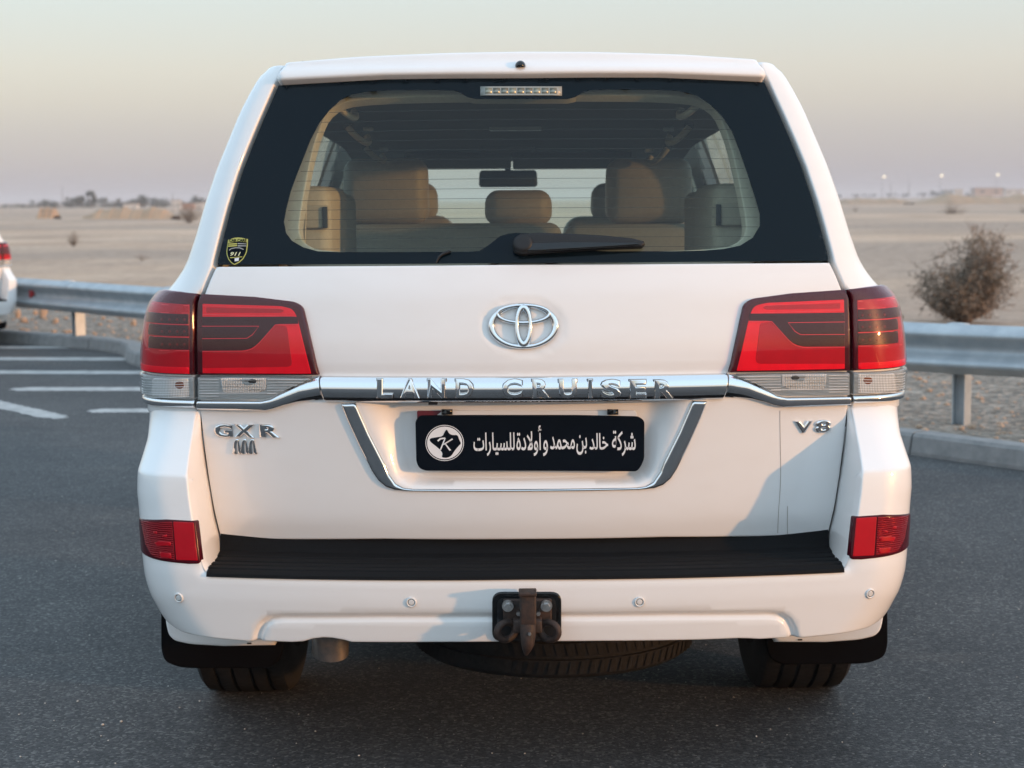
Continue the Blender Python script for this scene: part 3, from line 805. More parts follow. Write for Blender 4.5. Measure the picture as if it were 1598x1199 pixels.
# high brake light behind the top border
hb = part('high_brake_light')
panel('lamp_housing', SA, A_([(749.5, 134.5), (877, 134.5), (877, 148.5), (749.5, 148.5)]), mat('lamp_housing_grey', (.30, .32, .30), .3), hb, off=-.001, edge=.001, depth=.003, grid=.03)
for k in range(9):
    u = 757 + k * 12.6
    panel('lamp_cell', SA, A_([(u, 137), (u + 11, 137), (u + 11, 146), (u, 146)]), mat('lamp_cell_grey', (.26, .27, .23), .2, .4) if k % 3 else mat('lamp_cell_pale', (.34, .35, .28), .25, .3), hb, off=.0004, edge=.0012, depth=.002, grid=.03)
# wiper
wip = part('rear_wiper')
OFFW = .022
w1 = A_([(800, 384), (803, 374), (812, 368.5), (840, 367), (880, 368), (940, 371), (985, 375.5), (1003, 380), (1004.5, 386), (1000, 389.5), (950, 391), (880, 395), (830, 398.5), (812, 399.5), (802, 396)])
panel('wiper_arm', SA, w1, BLACK, wip, off=OFFW, edge=.006, depth=.012, grid=.01)
panel('wiper_blade', SA, A_([(812, 385), (880, 382.5), (990, 383.5), (1001, 388), (940, 392), (850, 397), (818, 398)]), GLOSSBLACK, wip, off=OFFW + .006, edge=.004, depth=.008, grid=.01)
panel('wiper_pivot', SA, disc(SA, 816, 385, 16, 14.5), BLACK, wip, off=OFFW + .009, edge=.010, depth=.03, grid=.008)
q = A_([(681, 411), (685, 402), (692, 397), (703, 393)])
tube('washer_hose', [Vector(SA.P(np.array([s_]), np.array([z_]))[0]) + Vector(SA.N(np.array([s_]), np.array([z_]))[0]) * .004 for s_, z_ in q], [.002, .003, .004, .0045], RUBBERSEAL, wip, 8)

# ---- spoiler strip over the window
sp_half = A_([(818, 83), (700, 85), (560, 91), (448, 100), (435, 126), (437, 131), (600, 123), (700, 121.5), (818, 121)])
spo = part('roof_spoiler')
def sp_disp(s, z):
    zl = np.interp(np.abs(s), [0, .65], [zA(105), zA(113, 470)]); q = np.clip((z - zl + .012) / .024, 0, 1); return .010 * (1 - q * q * (3 - 2 * q)) 
panel('spoiler_panel', SA, full(sp_half), PAINT, spo, off=.012, edge=.008, depth=.06, grid=.012, disp=sp_disp)
q = A_([(812, 104)])[0]; c = SA.P(np.array([q[0]]), np.array([q[1]]))[0]
bm = bmesh.new(); bmesh.ops.create_uvsphere(bm, u_segments=20, v_segments=12, radius=1)
for v in bm.verts: v.co = Vector((v.co.x * .0135, v.co.y * .020, max(v.co.z, -.25) * .0135)) + Vector((c[0], c[1] - .022, c[2]))
from_bm('washer_nozzle', bm, GLOSSBLACK, spo, True)

# ---- quarter panels with the rear pillars, both sides
SIDE_Y = 4.86
def side_s(z):                       # s at which the flank reaches SIDE_Y
    P0 = SA.P(np.array([SA.side(z)]), np.array([z]))[0]; return float(SA.side(z) + SIDE_Y - P0[1])
zt = zA(100.5, 446); zq0 = .93
inner_q = A_(shift(gap_glass, -4) + shift(gap_mid, -3) + [(309, 459)] + shift(gap_low, -3)[:4])
inner_q = [(s_, z_) for s_, z_ in inner_q]
top_q = A_([(443, 100.5)])[0]
zs_ = np.linspace(zq0, zt - .004, 60)
outer_q = [(-side_s(z), float(z)) for z in zs_]
quarter_poly = [top_q] + inner_q + [(inner_q[-1][0], zq0)] + outer_q
for sgn in (1, -1):
    qp = part('rear_quarter')
    pol = quarter_poly if sgn > 0 else mirror(quarter_poly)
    panel('pillar_panel', SA, pol, PAINT, qp, off=0, edge=.005, depth=.03, grid=.016)

# ---- tail lights
def sgnp(poly, sg): return poly if sg > 0 else mirror(poly)
for sg in (1, -1):
    li = part('tail_light')
    o_in = round_poly(A_([(316.5, 459.5), (400, 464), (462, 471.5), (474, 479), (481, 508), (491, 552), (498.5, 585), (310.5, 585), (310, 500), (311, 474)]), [.002, 0, .012, .012, 0, 0, .003, .002, 0, .006])
    panel('lens_border', SA, sgnp(o_in, sg), LENS_DEEP, li, off=.010, edge=.004, depth=.03, grid=.012)
    br = round_poly(A_([(319, 475), (440, 478.5), (459, 483), (466, 497), (487.5, 583), (319, 582)]), [.002, .01, .012, .012, .003, .002])
    panel('bright_reflector', SA, sgnp(br, sg), LENS_RED, li, off=.0112, edge=.001, depth=.003, grid=.012)
    md = round_poly(A_([(319, 549), (384, 548.5), (397, 545), (408, 535.5), (432, 508.5), (450, 509.5), (459, 572), (319, 574)]), [.001, .01, .01, .01, .006, .008, .016, .002])
    panel('red_panel', SA, sgnp(md, sg), LENS_MID, li, off=.0120, edge=.0008, depth=.002, grid=.012)
    sm = round_poly(A_([(319, 495), (465.5, 495), (468, 506), (433, 506.5), (406, 536.5), (396, 543.5), (384, 547), (319, 547.5)]), [.001, .001, .001, .01, .01, .01, .01, .001])
    panel('smoked_band', SA, sgnp(sm, sg), LENS_SMOKE, li, off=.0124, edge=.0008, depth=.002, grid=.012)
    for ln in ([(319, 509.8), (407, 509.8), (397, 523), (388, 528.5), (319, 529)], [(319, 478), (445, 483)], [(319, 491.5), (464, 494.3)], [(319, 548.3), (385, 547.8), (397, 544.5), (407.5, 535.5), (432.5, 507.5), (468, 507)]):
        ribbon('light_line', SA, sgnp(A_(ln), sg), .0014, LENS_LINE, li, off=.0128, thick=.0008)
    panel('top_strip', SA, sgnp(round_poly(A_([(325, 480.5), (440, 483), (446, 486), (440, 489), (325, 489)]), .003), sg), LENS_MID, li, off=.0118, edge=.0006, depth=.001, grid=.012)
    cl = round_poly(A_([(311, 588), (489, 589), (434, 613.5), (424, 619), (410, 622), (311, 622.5)]), [.002, .001, .004, .008, .008, .002])
    panel('clear_lens', SA, sgnp(cl, sg), LENS_CLEAR, li, off=.009, edge=.002, depth=.03, grid=.01)
    panel('reversing_lamp', SA, sgnp(round_poly(A_([(346, 589.5), (417, 589.5), (417, 607), (405, 612), (350, 612)]), .004), sg), LENS_REFL, li, off=.0102, edge=.002, depth=.003, grid=.008)
    panel('lamp_bulb', SA, sgnp(disc(SA, 396, 594.5, 7, 4, 16), sg), DARKTRIM, li, off=.0118, edge=.003, depth=.003, grid=.006)
    ribbon('light_line', SA, sgnp(A_([(317, 612.5), (434, 612.2)]), sg), .0016, PRINT, li, off=.0100, thick=.0008)
    ribbon('light_line', SA, sgnp(A_([(316, 587), (489, 587.6)]), sg), .0022, CHROME, li, off=.0108, thick=.0012)
    for k in range(7):               # moulded ribs of the clear lens
        v = 592 + k * 4.2
        for ua, ub in ((314, 344), (419, 486 - max(0, k - 0) * 10.2)):
            if ub - ua > 6: ribbon('lens_rib', SA, sgnp(A_([(ua, v), ((ua + ub) / 2, v), (ub, v)]), sg), .0012, PRINT, li, off=.0094, thick=.0012)
    for k in range(4):
        v = 593 + k * 4.6; ribbon('lens_rib', SA, sgnp(A_([(350, v), (413, v)]), sg), .0012, LENS_CLEAR, li, off=.0112, thick=.0016)
    panel('lamp_facet', SA, sgnp(A_([(378, 590.5), (402, 590.5), (398, 600), (384, 601)]), sg), LENS_CLEAR, li, off=.0112, edge=.002, depth=.003, grid=.008)
    panel('outer_lens', SA, sgnp(o_in, sg), COVER_RED, li, off=.0155, edge=.006, depth=.003, grid=.012)
    panel('outer_lens', SA, sgnp(cl, sg), COVER_CLEAR, li, off=.0165, edge=.005, depth=.004, grid=.012)
    # chrome sweep under the lamp, joining the bar
    top_c = A_([(310, 624.5), (410, 625), (425, 621.8), (436, 615.5), (491, 590.5), (498, 587.5)]); bot_c = A_([(505.5, 624), (464, 627), (444, 631.5), (430, 636.5), (416, 639.5), (360, 639), (310, 637.5)])
    sweep = top_c + bot_c
    mid_l = np.array(A_([(310, 631), (410, 632), (427, 629), (440, 624), (470, 612), (502, 606)]))
    def sw_disp(s, z, mid=mid_l):
        zm = np.interp(-np.abs(s), mid[:, 0], mid[:, 1]); t = np.clip((z - zm) / .020, -1.3, 1.3); return .012 * (1 - t * t * .6)
    panel('chrome_sweep', SA, sgnp(sweep, sg), CHROME, li, off=.004, edge=.003, depth=.02, grid=.006, disp=sw_disp)

    # outer lamp on the quarter panel
    lo = part('corner_light')
    zr0, zr1 = zA(585, 300), zA(459, 305)
    se = lambda z: -(float(SA.side(z)) + .14)
    zo = np.linspace(zr0, zA(486, 300), 8)
    tops = A_([(310, 459), (285, 457), (263, 455)]); t2 = (se(zA(486, 300)) + .05, zA(472, 300))
    po = tops + [t2] + [(se(z), float(z)) for z in zo[::-1]] + A_([(305.5, 585), (305.5, 520), (306, 476)])
    panel('lens_border', SA, sgnp(po, sg), LENS_DEEP, lo, off=.010, edge=.005, depth=.03, grid=.012)
    sb = lambda v: se(zA(v, 300)) + .03
    def band(u1, va, vb, ua=None):
        r_ = A_([(u1, va), (u1, vb)]); z0_, z1_ = r_[1][1], r_[0][1]
        sl_ = (A_([(ua, (va + vb) / 2)])[0][0] if ua else se((z0_ + z1_) / 2) + .03)
        return [(r_[0][0], z1_), (r_[1][0], z0_), (sl_, z0_), (sl_, z1_)]
    panel('bright_reflector', SA, sgnp(band(298.5, 476, 583), sg), LENS_MID, lo, off=.0112, edge=.001, depth=.003, grid=.012)
    for va, vb in ((491, 506.5), (508.5, 525.5), (527.5, 546)):
        panel('smoked_band', SA, sgnp(band(298, va, vb, 238), sg), LENS_SMOKE, lo, off=.0122, edge=.0008, depth=.002, grid=.012)
        for k in range(4):
            u = 258 + k * 11
            panel('lamp_dot', SA, sgnp(disc(SA, u, (va + vb) / 2 + 1, 2.2, 2.2, 10), sg), DOTM, lo, off=.0128, edge=.0012, depth=.001, grid=.005)
    panel('bright_reflector', SA, sgnp(band(298, 573, 583), sg), LENS_RED, lo, off=.0124, edge=.001, depth=.002, grid=.012)
    for v, ua in ((478, 243), (489.5, 240), (507.3, 248), (526.8, 246), (547, 234)):
        a, b = A_([(298, v), (ua, v - 1)]); ribbon('light_line', SA, sgnp([a, ((a[0] + b[0]) / 2, (a[1] + b[1]) / 2), b], sg), .0014, LENS_LINE, lo, off=.0130, thick=.0008)
    zc0, zc1 = zA(621, 300), zA(587.5, 300)
    pc = [(A_([(305, 600)])[0][0], zc1), (A_([(305, 610)])[0][0], zc0), (se(zc0), zc0), (se(zc1), zc1)]
    panel('clear_lens', SA, sgnp(pc, sg), LENS_CLEAR, lo, off=.009, edge=.003, depth=.03, grid=.01)
    pc2 = A_([(297, 590.5), (297, 618.5), (240, 617.5), (243, 589.5)])
    panel('indicator_reflector', SA, sgnp(pc2, sg), LENS_REFL, lo, off=.0100, edge=.002, depth=.003, grid=.008)
    panel('indicator_bulb', SA, sgnp(disc(SA, 283, 600, 8, 7, 16), sg), LENS_AMBER, lo, off=.0108, edge=.004, depth=.003, grid=.006)
    for k in range(8):
        v = 590.5 + k * 3.9; a, b = A_([(299, v), (229, v)])
        ribbon('lens_rib', SA, sgnp([(a[0] + (b[0] - .02 - a[0]) * t_, a[1] + (b[1] - a[1]) * t_) for t_ in np.linspace(0, 1, 9)], sg), .0013, PRINT, lo, off=.0104, thick=.0014)
    zk0, zk1 = zA(636, 300), zA(623, 300)
    pk = [(A_([(306, 625)])[0][0], zk1), (A_([(306, 632)])[0][0], zk0), (se(zk0) - .0, zk0), (se(zk1), zk1)]
    zkm = (zk0 + zk1) / 2
    panel('chrome_strip', SA, sgnp(pk, sg), CHROME, lo, off=.006, edge=.003, depth=.02, grid=.005, disp=lambda s, z: .008 * (1 - ((z - zkm) / (zk1 - zk0) * 2) ** 2 * .8))
    panel('outer_lens', SA, sgnp(po, sg), COVER_RED, lo, off=.0155, edge=.008, depth=.003, grid=.012)
    panel('outer_lens', SA, sgnp(pc, sg), COVER_CLEAR, lo, off=.0165, edge=.006, depth=.004, grid=.012)
    # small red marker peg on the lamp flank
    c = SA.P(np.array([-(SA.side(zA(500, 300)) + .02)]), np.array([zA(498, 300)]))[0]
    bm = bmesh.new(); bmesh.ops.create_cone(bm, cap_ends=True, segments=10, radius1=.008, radius2=.003, depth=.018)
    for v in bm.verts: v.co = Matrix.Rotation(-math.pi / 2, 3, 'Y') @ v.co; v.co = Vector((sg * (c[0] - .012) + sg * v.co.x, c[1] + v.co.y, c[2] + v.co.z))
    from_bm('lens_peg', bm, LENS_DEEP, lo, True)

# ---- bumper with its tall corners
bump_o = part('rear_bumper')
zcrease = B_([(250, 740)])[0][1]
SIDE_B = 4.72
def side_sB(z):
    P0 = SB.P(np.array([SB.side(z)]), np.array([z]))[0]; return float(SB.side(z) + (SIDE_B if z < .84 else 4.87) - P0[1])
inner_edge = [(307.5, 641), (304, 660), (301, 680), (296, 710), (292.5, 740), (295, 775), (300, 808), (306, 845), (313, 878), (320, 893.5)]
bot_b = B_([(818, 1003.5), (700, 1004.5), (548, 1004.5), (535, 1001), (518, 998), (503, 997.3), (488, 999), (472, 1003.5), (455, 1004.5), (388, 1002), (325, 996), (284, 987), (262, 972), (250, 957)])
zb_end = bot_b[-1][1]; ztop_b = B_([(290, 640)])[0][1]
outer_b = [(-side_sB(z) if z > zb_end + .06 else -side_sB(z) + .12 * (1 - (z - zb_end) / .06), float(z)) for z in np.linspace(zb_end + .01, ztop_b, 40)]
in_b = B_(inner_edge)
top_b = B_([(320, 893.5), (450, 895.5), (640, 897.5), (818, 898)])
b_half = bot_b + outer_b + in_b[:-1] + top_b
hole_hitch = round_poly(B_([(768, 923.5), (876, 923.5), (876, 1001), (768, 1001)]), .030, 6)
GRV = full(B_([(818, 966), (600, 967), (440, 968), (424, 970), (413, 977), (406, 990), (400, 1020), (818, 1030)]))
def bump_disp(s, z):
    P = np.stack([s, z], -1); d = sdist(P, GRV)          # + inside the lower field
    f = lambda q: q * q * (3 - 2 * q)
    go = f(np.clip((d + .019) / .016, 0, 1)); back = f(np.clip((d + .002) / .013, 0, 1))
    g_ = -.014 * go + .009 * back
    zt_ = np.interp(np.abs(s), [0, .8], [B_top0, B_top1]); q = np.clip((z - zt_ + .022) / .022, 0, 1)
    m_ = np.clip((.82 - np.abs(s)) / .03, 0, 1)
    return g_ - .010 * q * q * m_
B_top0, B_top1 = top_b[-1][1], top_b[0][1]
gl = np.stack(np.meshgrid(np.arange(-.78, .781, .008), np.arange(.38, .52, .008)), -1).reshape(-1, 2); gl = gl[np.abs(sdist(gl, GRV)) < .03]
def offset_poly(poly, d):           # inwards for d > 0
    l = resample(poly, .010); ar = (l[:, 0] * np.roll(l[:, 1], -1) - np.roll(l[:, 0], -1) * l[:, 1]).sum(); l = l if ar > 0 else l[::-1]
    t = np.roll(l, -1, 0) - np.roll(l, 1, 0); t /= np.maximum(np.linalg.norm(t, axis=1, keepdims=True), 1e-9); q = l + np.stack([-t[:, 1], t[:, 0]], -1) * d
    return q[seg_dist(q, poly) > abs(d) * .95]
crls = [[(g_ * s_, .800 + dz_) for s_ in np.arange(.80, 1.45, .012)] for g_ in (1, -1) for dz_ in (-.005, 0., .005)]
grvl = [offset_poly(GRV, d_) for d_ in (-.019, -.0145, -.010, -.006, -.002, .003, .007, .011)]
bf = full(b_half); zfl = bot_b[2][1]
bf = [(s_, z_) if not (.44 < s_ < .56 and z_ < .45) else (s_, min(z_, zfl)) for s_, z_ in bf]
panel('bumper_cover', SB, bf, PAINT, bump_o, holes=[], edge=.005, depth=.03, grid=.014, disp=bump_disp, lines=crls + grvl)
# inner walls of the corners, from the corner edge back to the gate
def ruled(name, A1, B1, material, parent, n=8, bow=.0):
    vs = []; m = len(A1)
    for i in range(m):
        for k in range(n + 1):
            t = k / n; p = np.array(A1[i]) * (1 - t) + np.array(B1[i]) * t; p[0] += bow * math.sin(math.pi * t) * (1 if p[0] < 0 else -1); vs.append(p)
    fs = [(i * (n + 1) + k, i * (n + 1) + k + 1, (i + 1) * (n + 1) + k + 1, (i + 1) * (n + 1) + k) for i in range(m - 1) for k in range(n)]
    return mesh(name, vs, fs, material, parent)
gl_px = [(308.5, 637), (310, 655), (312, 675), (316, 705), (321, 740), (327, 775), (331, 800), (336, 822), (341, 842), (345, 868)]
E1 = np.array(B_(inner_edge)); G1 = np.array(A_(gl_px))
for sg in (1, -1):
    EA = SB.P(E1[:, 0], E1[:, 1]) - SB.N(E1[:, 0], E1[:, 1]) * .0048; EB = SA.P(G1[:, 0], G1[:, 1]) - SA.N(G1[:, 0], G1[:, 1]) * .012
    EA = catmull(EA, 5); EB = catmull(EB, 5)
    if sg < 0: EA = EA * (-1, 1, 1); EB = EB * (-1, 1, 1)
    ruled('corner_wall', EA, EB, PAINT, bump_o, 8, .006)
# step pad: riser, ribbed tread and nose
xs_ = np.linspace(-.792, .792, 81)
def pad_front(x):
    z = np.interp(np.abs(x), [0, .8], [B_top0, B_top1]); return SB.P(x, z)
pf = pad_front(xs_); prof = []
vs, fs = [], []
cols = [(0.0, -.012), (.003, -.004), (.012, .0), (.03, .0015), (.034, .0055), (.058, .0055), (.062, .0015), (.070, .0015), (.074, .0055), (.098, .0055), (.102, .0015), (.112, .0015), (.116, .006), (.150, .006), (.156, .010), (.200, .012), (.215, .03), (.23, .07)]
for i, x in enumerate(xs_):
    for d, h in cols: vs.append((x, pf[i][1] + d - .004, pf[i][2] + h + .002))
m = len(cols)
for i in range(len(xs_) - 1):
    for k in range(m - 1): fs.append((i * m + k, (i + 1) * m + k, (i + 1) * m + k + 1, i * m + k + 1))
o = mesh('step_pad', vs, fs, PAD, bump_o); smooth_angle(o, 30)
# sensors
for (u, v) in ((279, 933), (642, 940), (998, 939.5), (1358, 926.5)):
    q = B_([(u, v)])[0]; e = .0128
    cir = [(q[0] + e * math.cos(a), q[1] + e * math.sin(a)) for a in np.linspace(0, 2 * math.pi, 28, endpoint=False)]
    ci2 = [(q[0] + .0085 * math.cos(a), q[1] + .0085 * math.sin(a)) for a in np.linspace(0, 2 * math.pi, 28, endpoint=False)]
    ci3 = [(q[0] + .0073 * math.cos(a), q[1] + .0073 * math.sin(a)) for a in np.linspace(0, 2 * math.pi, 28, endpoint=False)]
    panel('parking_sensor_ring', SB, cir, SENSOR, bump_o, holes=[ci2], off=.004, edge=.002, depth=.006, grid=.006)
    panel('parking_sensor', SB, ci3, SENSOR, bump_o, off=.003, edge=.002, depth=.006, grid=.006)
    panel('parking_sensor_gap', SB, cir, DARKTRIM, bump_o, off=.0008, edge=0, depth=0, grid=.01)
# corner reflectors
for sg in (1, -1):
    rf = part('corner_reflector')
    fo = round_poly(B_([(218.5, 808.5), (260, 810.5), (305, 813), (309, 845), (313, 880), (295, 880.5), (255, 876), (236, 871), (226, 850)]), [.003, 0, .004, 0, .010, 0, 0, .012, .01])
    panel('reflector_rim', SB, sgnp(fo, sg), LENS_DEEP, rf, off=.003, edge=.004, depth=.02, grid=.012)
    fi = round_poly(B_([(271, 814), (303, 815.5), (306, 845), (309.5, 875), (276, 874)]), .003)
    panel('reflector_panel', SB, sgnp(fi, sg), FOG_RED, rf, off=.0045, edge=.0012, depth=.003, grid=.012)
    fr_ = round_poly(B_([(222, 812), (269.5, 814), (274, 874), (256, 872), (239, 867), (229, 849)]), .003)
    panel('fog_lamp', SB, sgnp(fr_, sg), FOG_RIB, rf, off=.0045, edge=.0012, depth=.003, grid=.012)
    for pts in ([(251, 861), (268, 863), (269, 871), (252, 869)], [(241, 829), (247, 829), (247, 833), (241, 832)], [(243, 846), (252, 844), (268, 846), (268, 851), (246, 852)], [(254, 836), (262, 834), (262, 837), (255, 839)]):
        panel('lamp_facet', SB, sgnp(B_(pts), sg), FOG_RED, rf, off=.0055, edge=.001, depth=.002, grid=.01)

# ---- tow hitch in the middle of the bumper
hit = part('tow_hitch')
pocket = round_poly(B_([(768, 923.5), (876, 923.5), (876, 1001), (768, 1001)]), .026, 6)
panel('hitch_pocket', SB, pocket, GLOSSBLACK, hit, off=.004, edge=.004, depth=.008, grid=.02)
pin = round_poly(B_([(776, 932), (868, 932), (868, 998), (776, 998)]), .020, 6)
panel('hitch_pocket_floor', SB, pin, BLACK, hit, off=.0048, edge=0, depth=0, grid=.02)
def hx(u, v, Y): return Vector(at(u, v, Y))
Yh = 4.045
a, b = hx(785, 935, Yh), hx(861, 975, Yh)
box('hitch_plate', ((a.x + b.x) / 2, Yh, (a.z + b.z) / 2), (b.x - a.x, .014, a.z - b.z), RUST, hit, .004)
a, b = hx(801, 966, Yh - .03), hx(846, 987, Yh - .03)
box('hitch_block', ((a.x + b.x) / 2, Yh - .02, (a.z + b.z) / 2), (b.x - a.x, .05, a.z - b.z), RUST, hit, .006)
a, b = hx(811, 926, Yh - .06), hx(837, 980, Yh - .06)
box('hitch_bar', ((a.x + b.x) / 2, Yh - .035, (a.z + b.z) / 2), (b.x - a.x, .055, a.z - b.z), RUST, hit, .005)
a = hx(823.5, 927, Yh - .06); box('hitch_cap', (a.x, Yh - .045, a.z), (.043, .05, .010), RUST, hit, .003)
pts = [hx(824, 975, Yh - .06), hx(824, 990, Yh - .065), hx(823.5, 1005, Yh - .07), hx(822, 1014, Yh - .066), hx(821, 1022, Yh - .06)]
tube('hitch_hook', pts, [.019, .019, .0165, .011, .004], RUST, hit, 12)
a = hx(826.5, 989.5, Yh - .084); lathe('hitch_pin', [(-.006, 0), (-.006, .003), (0, .0045)], STEEL, hit, 12, 'y', a)
for u in (792.5, 852.5):
    a = hx(u, 946, Yh - .012)
    lathe('bolt_washer', [(-.004, 0), (-.004, .0135), (.004, .0145)], STEEL, hit, 24, 'y', a)
    lathe('bolt', [(-.013, 0), (-.013, .0085), (-.004, .0098)], STEEL, hit, 6, 'y', a)
for u in (809, 840):
    a = hx(u, 957, Yh - .012); lathe('bolt', [(-.010, 0), (-.010, .0055), (.002, .006)], STEEL, hit, 6, 'y', a)
for u, sx in ((790, -1), (857, 1)):
    c = hx(u, 985, Yh - .02); pts = []
    for k in range(28):
        ph = 2 * math.pi * k / 28; pts.append((c.x + .0215 * math.cos(ph), c.y - .012 * math.cos(ph) * sx, c.z + .021 * math.sin(ph) * 1.0))
    tube('chain_ring', pts, .0088, RUST, hit, 10, True)

# ---- mud flaps, lower quarter strips, wheels, underside
for sg in (1, -1):
    fl = part('mud_flap')
    YF = 4.66
    FF = Flat(YF)
    pol = round_poly(FF.px([(252, 945), (252.5, 1013), (258, 1031), (280, 1040), (300, 1041.5), (419, 1041.5), (436, 1032), (443, 1012), (444, 960)]), [0, .02, .03, .03, 0, .03, .03, .02, 0])
    panel('flap', FF, sgnp(pol, sg), FLAP, fl, edge=.005, depth=.012, grid=.03)
    FV = Flat(YF - .10)
    pol = round_poly(FV.px([(258, 940), (259.5, 972), (264, 990), (273, 999), (297, 1004.5), (350, 1007.5), (430, 1006), (430, 960)]), [0, .02, .02, .02, .02, 0, 0, 0])
    panel('lower_quarter_strip', FV, sgnp(pol, sg), PAINT, fl, edge=.006, depth=.08, grid=.02)
    a = FV.px([(390, 1002.5)])[0]; box('clip', (sg * a[0], YF - .112, a[1]), (.012, .004, .004), BLACK, fl, .001)
def tyre_profile(Rt, wd, grooves=(-.075, -.027, .027, .075), gw=.0055, gd=.012):
    h = wd / 2; pr = [(-h * .78, Rt * .60), (-h * .95, Rt * .66), (-h, Rt * .78), (-h * .985, Rt * .88), (-h * .93, Rt * .945), (-h * .84, Rt * .982)]
    for g in grooves:
        pr += [(g - gw - .001, Rt - .0025 * (abs(g) / .075) ** 2), (g - gw, Rt - .003), (g - gw * .7, Rt - gd), (g + gw * .7, Rt - gd), (g + gw, Rt - .003), (g + gw + .001, Rt - .0025 * (abs(g) / .075) ** 2)]
    pr += [(h * .84, Rt * .982), (h * .93, Rt * .945), (h * .985, Rt * .88), (h, Rt * .78), (h * .95, Rt * .66), (h * .78, Rt * .60)]
    return pr
AX = 5.10; RT = .388
def wheel(name, c, rot=None, blocks=True):
    wpart = part(name)
    t = lathe('tyre', tyre_profile(RT, .285), TYRE, wpart, 96, 'x', c, rot)
    lathe('rim', [(-.10, RT * .62), (-.11, RT * .60), (-.06, RT * .57), (.05, RT * .52), (.055, .09), (.065, .06), (.065, 0)] if c[0] >= 0 else [(.10, RT * .62), (.11, RT * .60), (.06, RT * .57), (-.05, RT * .52), (-.055, .09), (-.065, .06), (-.065, 0)], SILVER, wpart, 40, 'x', c, rot)
    # cross cuts of the tread: thin raised sipes
    vs, fs = [], []
    for k in range(90):
        a0 = 2 * math.pi * k / 90
        for (x0, x1, sk) in ((-.118, -.083, .02), (-.066, -.034, -.022), (-.020, .020, .02), (.034, .066, -.022), (.083, .118, .02)):
            b = len(vs)
            for xx, da in ((x0, 0), (x0, .034), (x1, .034 + sk), (x1, sk)):
                rr = RT - .0004 - .004 * (abs(xx) / .118) ** 4 + .0016; p = Vector((xx, rr * math.cos(a0 + da), rr * math.sin(a0 + da)))
                if rot is not None: p = rot @ p
                vs.append(p + Vector(c))
            fs.append((b, b + 1, b + 2, b + 3))
    o_ = mesh('tread_blocks', vs, fs, TYRE, wpart, smooth=False); o_['kind'] = 'stuff'
    return wpart
for sg in (1, -1):
    wheel('wheel', (sg * .822, AX, RT - .006)); wheel('wheel', (sg * .822, AX + 2.85, RT - .006))
RT = .405
wheel('spare_wheel', (.085, 4.79, .345), Matrix.Rotation(R_(-90), 3, 'Y') @ Matrix.Rotation(R_(0), 3, 'X'))
und_ = part('underbody')
box('axle', (0, AX, .40), (1.35, .10, .10), UNDER, und_, .03)
lathe('differential', [(-.16, 0), (-.13, .11), (0, .16), (.13, .11), (.16, 0)], UNDER, und_, 24, 'y', (.05, AX, .40))
box('floor_pan', (0, 6.8, .62), (1.66, 4.2, .16), UNDER, und_, .03)
box('floor_pan', (0, 4.78, .66), (1.56, .60, .12), UNDER, und_, .03)
for sg in (1, -1):
    box('frame_rail', (sg * .50, 6.7, .50), (.09, 4.2, .14), UNDER, und_, .02)
    lathe('brake_shield', [(0, 0), (.012, .16), (0, .205)], RUSTY_PLATE, und_, 36, 'x', (sg * .655, AX - .06, .42))
    box('wheel_arch_liner', (sg * .80, AX, .88), (.30, .95, .06), UNDER, und_, .02)
    box('wheel_arch_liner', (sg * .64, AX, .72), (.03, .95, .34), UNDER, und_, .01)
box('bumper_beam', (0, 4.38, .47), (1.45, .10, .11), UNDER, und_, .02)
ex = part('exhaust_pipe')
p0, p1, p2 = Vector(at(516, 985, 4.40)), Vector(at(516, 999, 4.335)), Vector(at(515, 1019, 4.345))
tube('tail_pipe', [p0 + Vector((0, .12, .03)), p0, p1, p2], [.042, .043, .0485, .0485], EXHAUST, ex, 28)
tube('exhaust_tube', [p0 + Vector((0, .1, .03)), p0 + Vector((.02, .9, .06)), p0 + Vector((.15, 1.6, .08))], .032, UNDER, ex, 14)

# ---- flanks, roof, bonnet and glass further forward
bodyp = part('body_shell')
Ys = np.unique(np.round(np.concatenate([np.arange(4.84, 9.08, .06), [5.02, 5.62, 5.74, 6.46, 6.56, 7.32]]), 3))
def roof_z(Y): return float(np.interp(Y, [4.4, 4.9, 5.6, 6.6, 7.0, 7.12, 7.86, 8.2, 8.8, 9.0, 9.08], [zt, zt + .012, zt + .016, zt + .005, zt - .04, zt - .08, 1.26, 1.225, 1.14, 1.02, .85]))
def wid(z, Y):
    w_ = float(np.interp(z, SA.g, SA.W)); taper = float(np.interp(Y, [4.8, 7.8, 8.6, 9.08], [1, 1, .985, .86])); return w_ * taper
zrows = np.concatenate([[.50, .60, .70, .80, .90, 1.0, 1.1, 1.2, 1.27, 1.32, 1.40, 1.50, 1.60, 1.68, 1.73, 1.77, 1.80, 1.815, 1.83, 1.90]])
WINS = [(5.02, 5.62), (5.74, 6.46), (6.56, 7.32)]
def arch(Y, z):
    return any(math.hypot(Y - c, z - .40) < .47 for c in (AX, AX + 2.85)) and z < .86
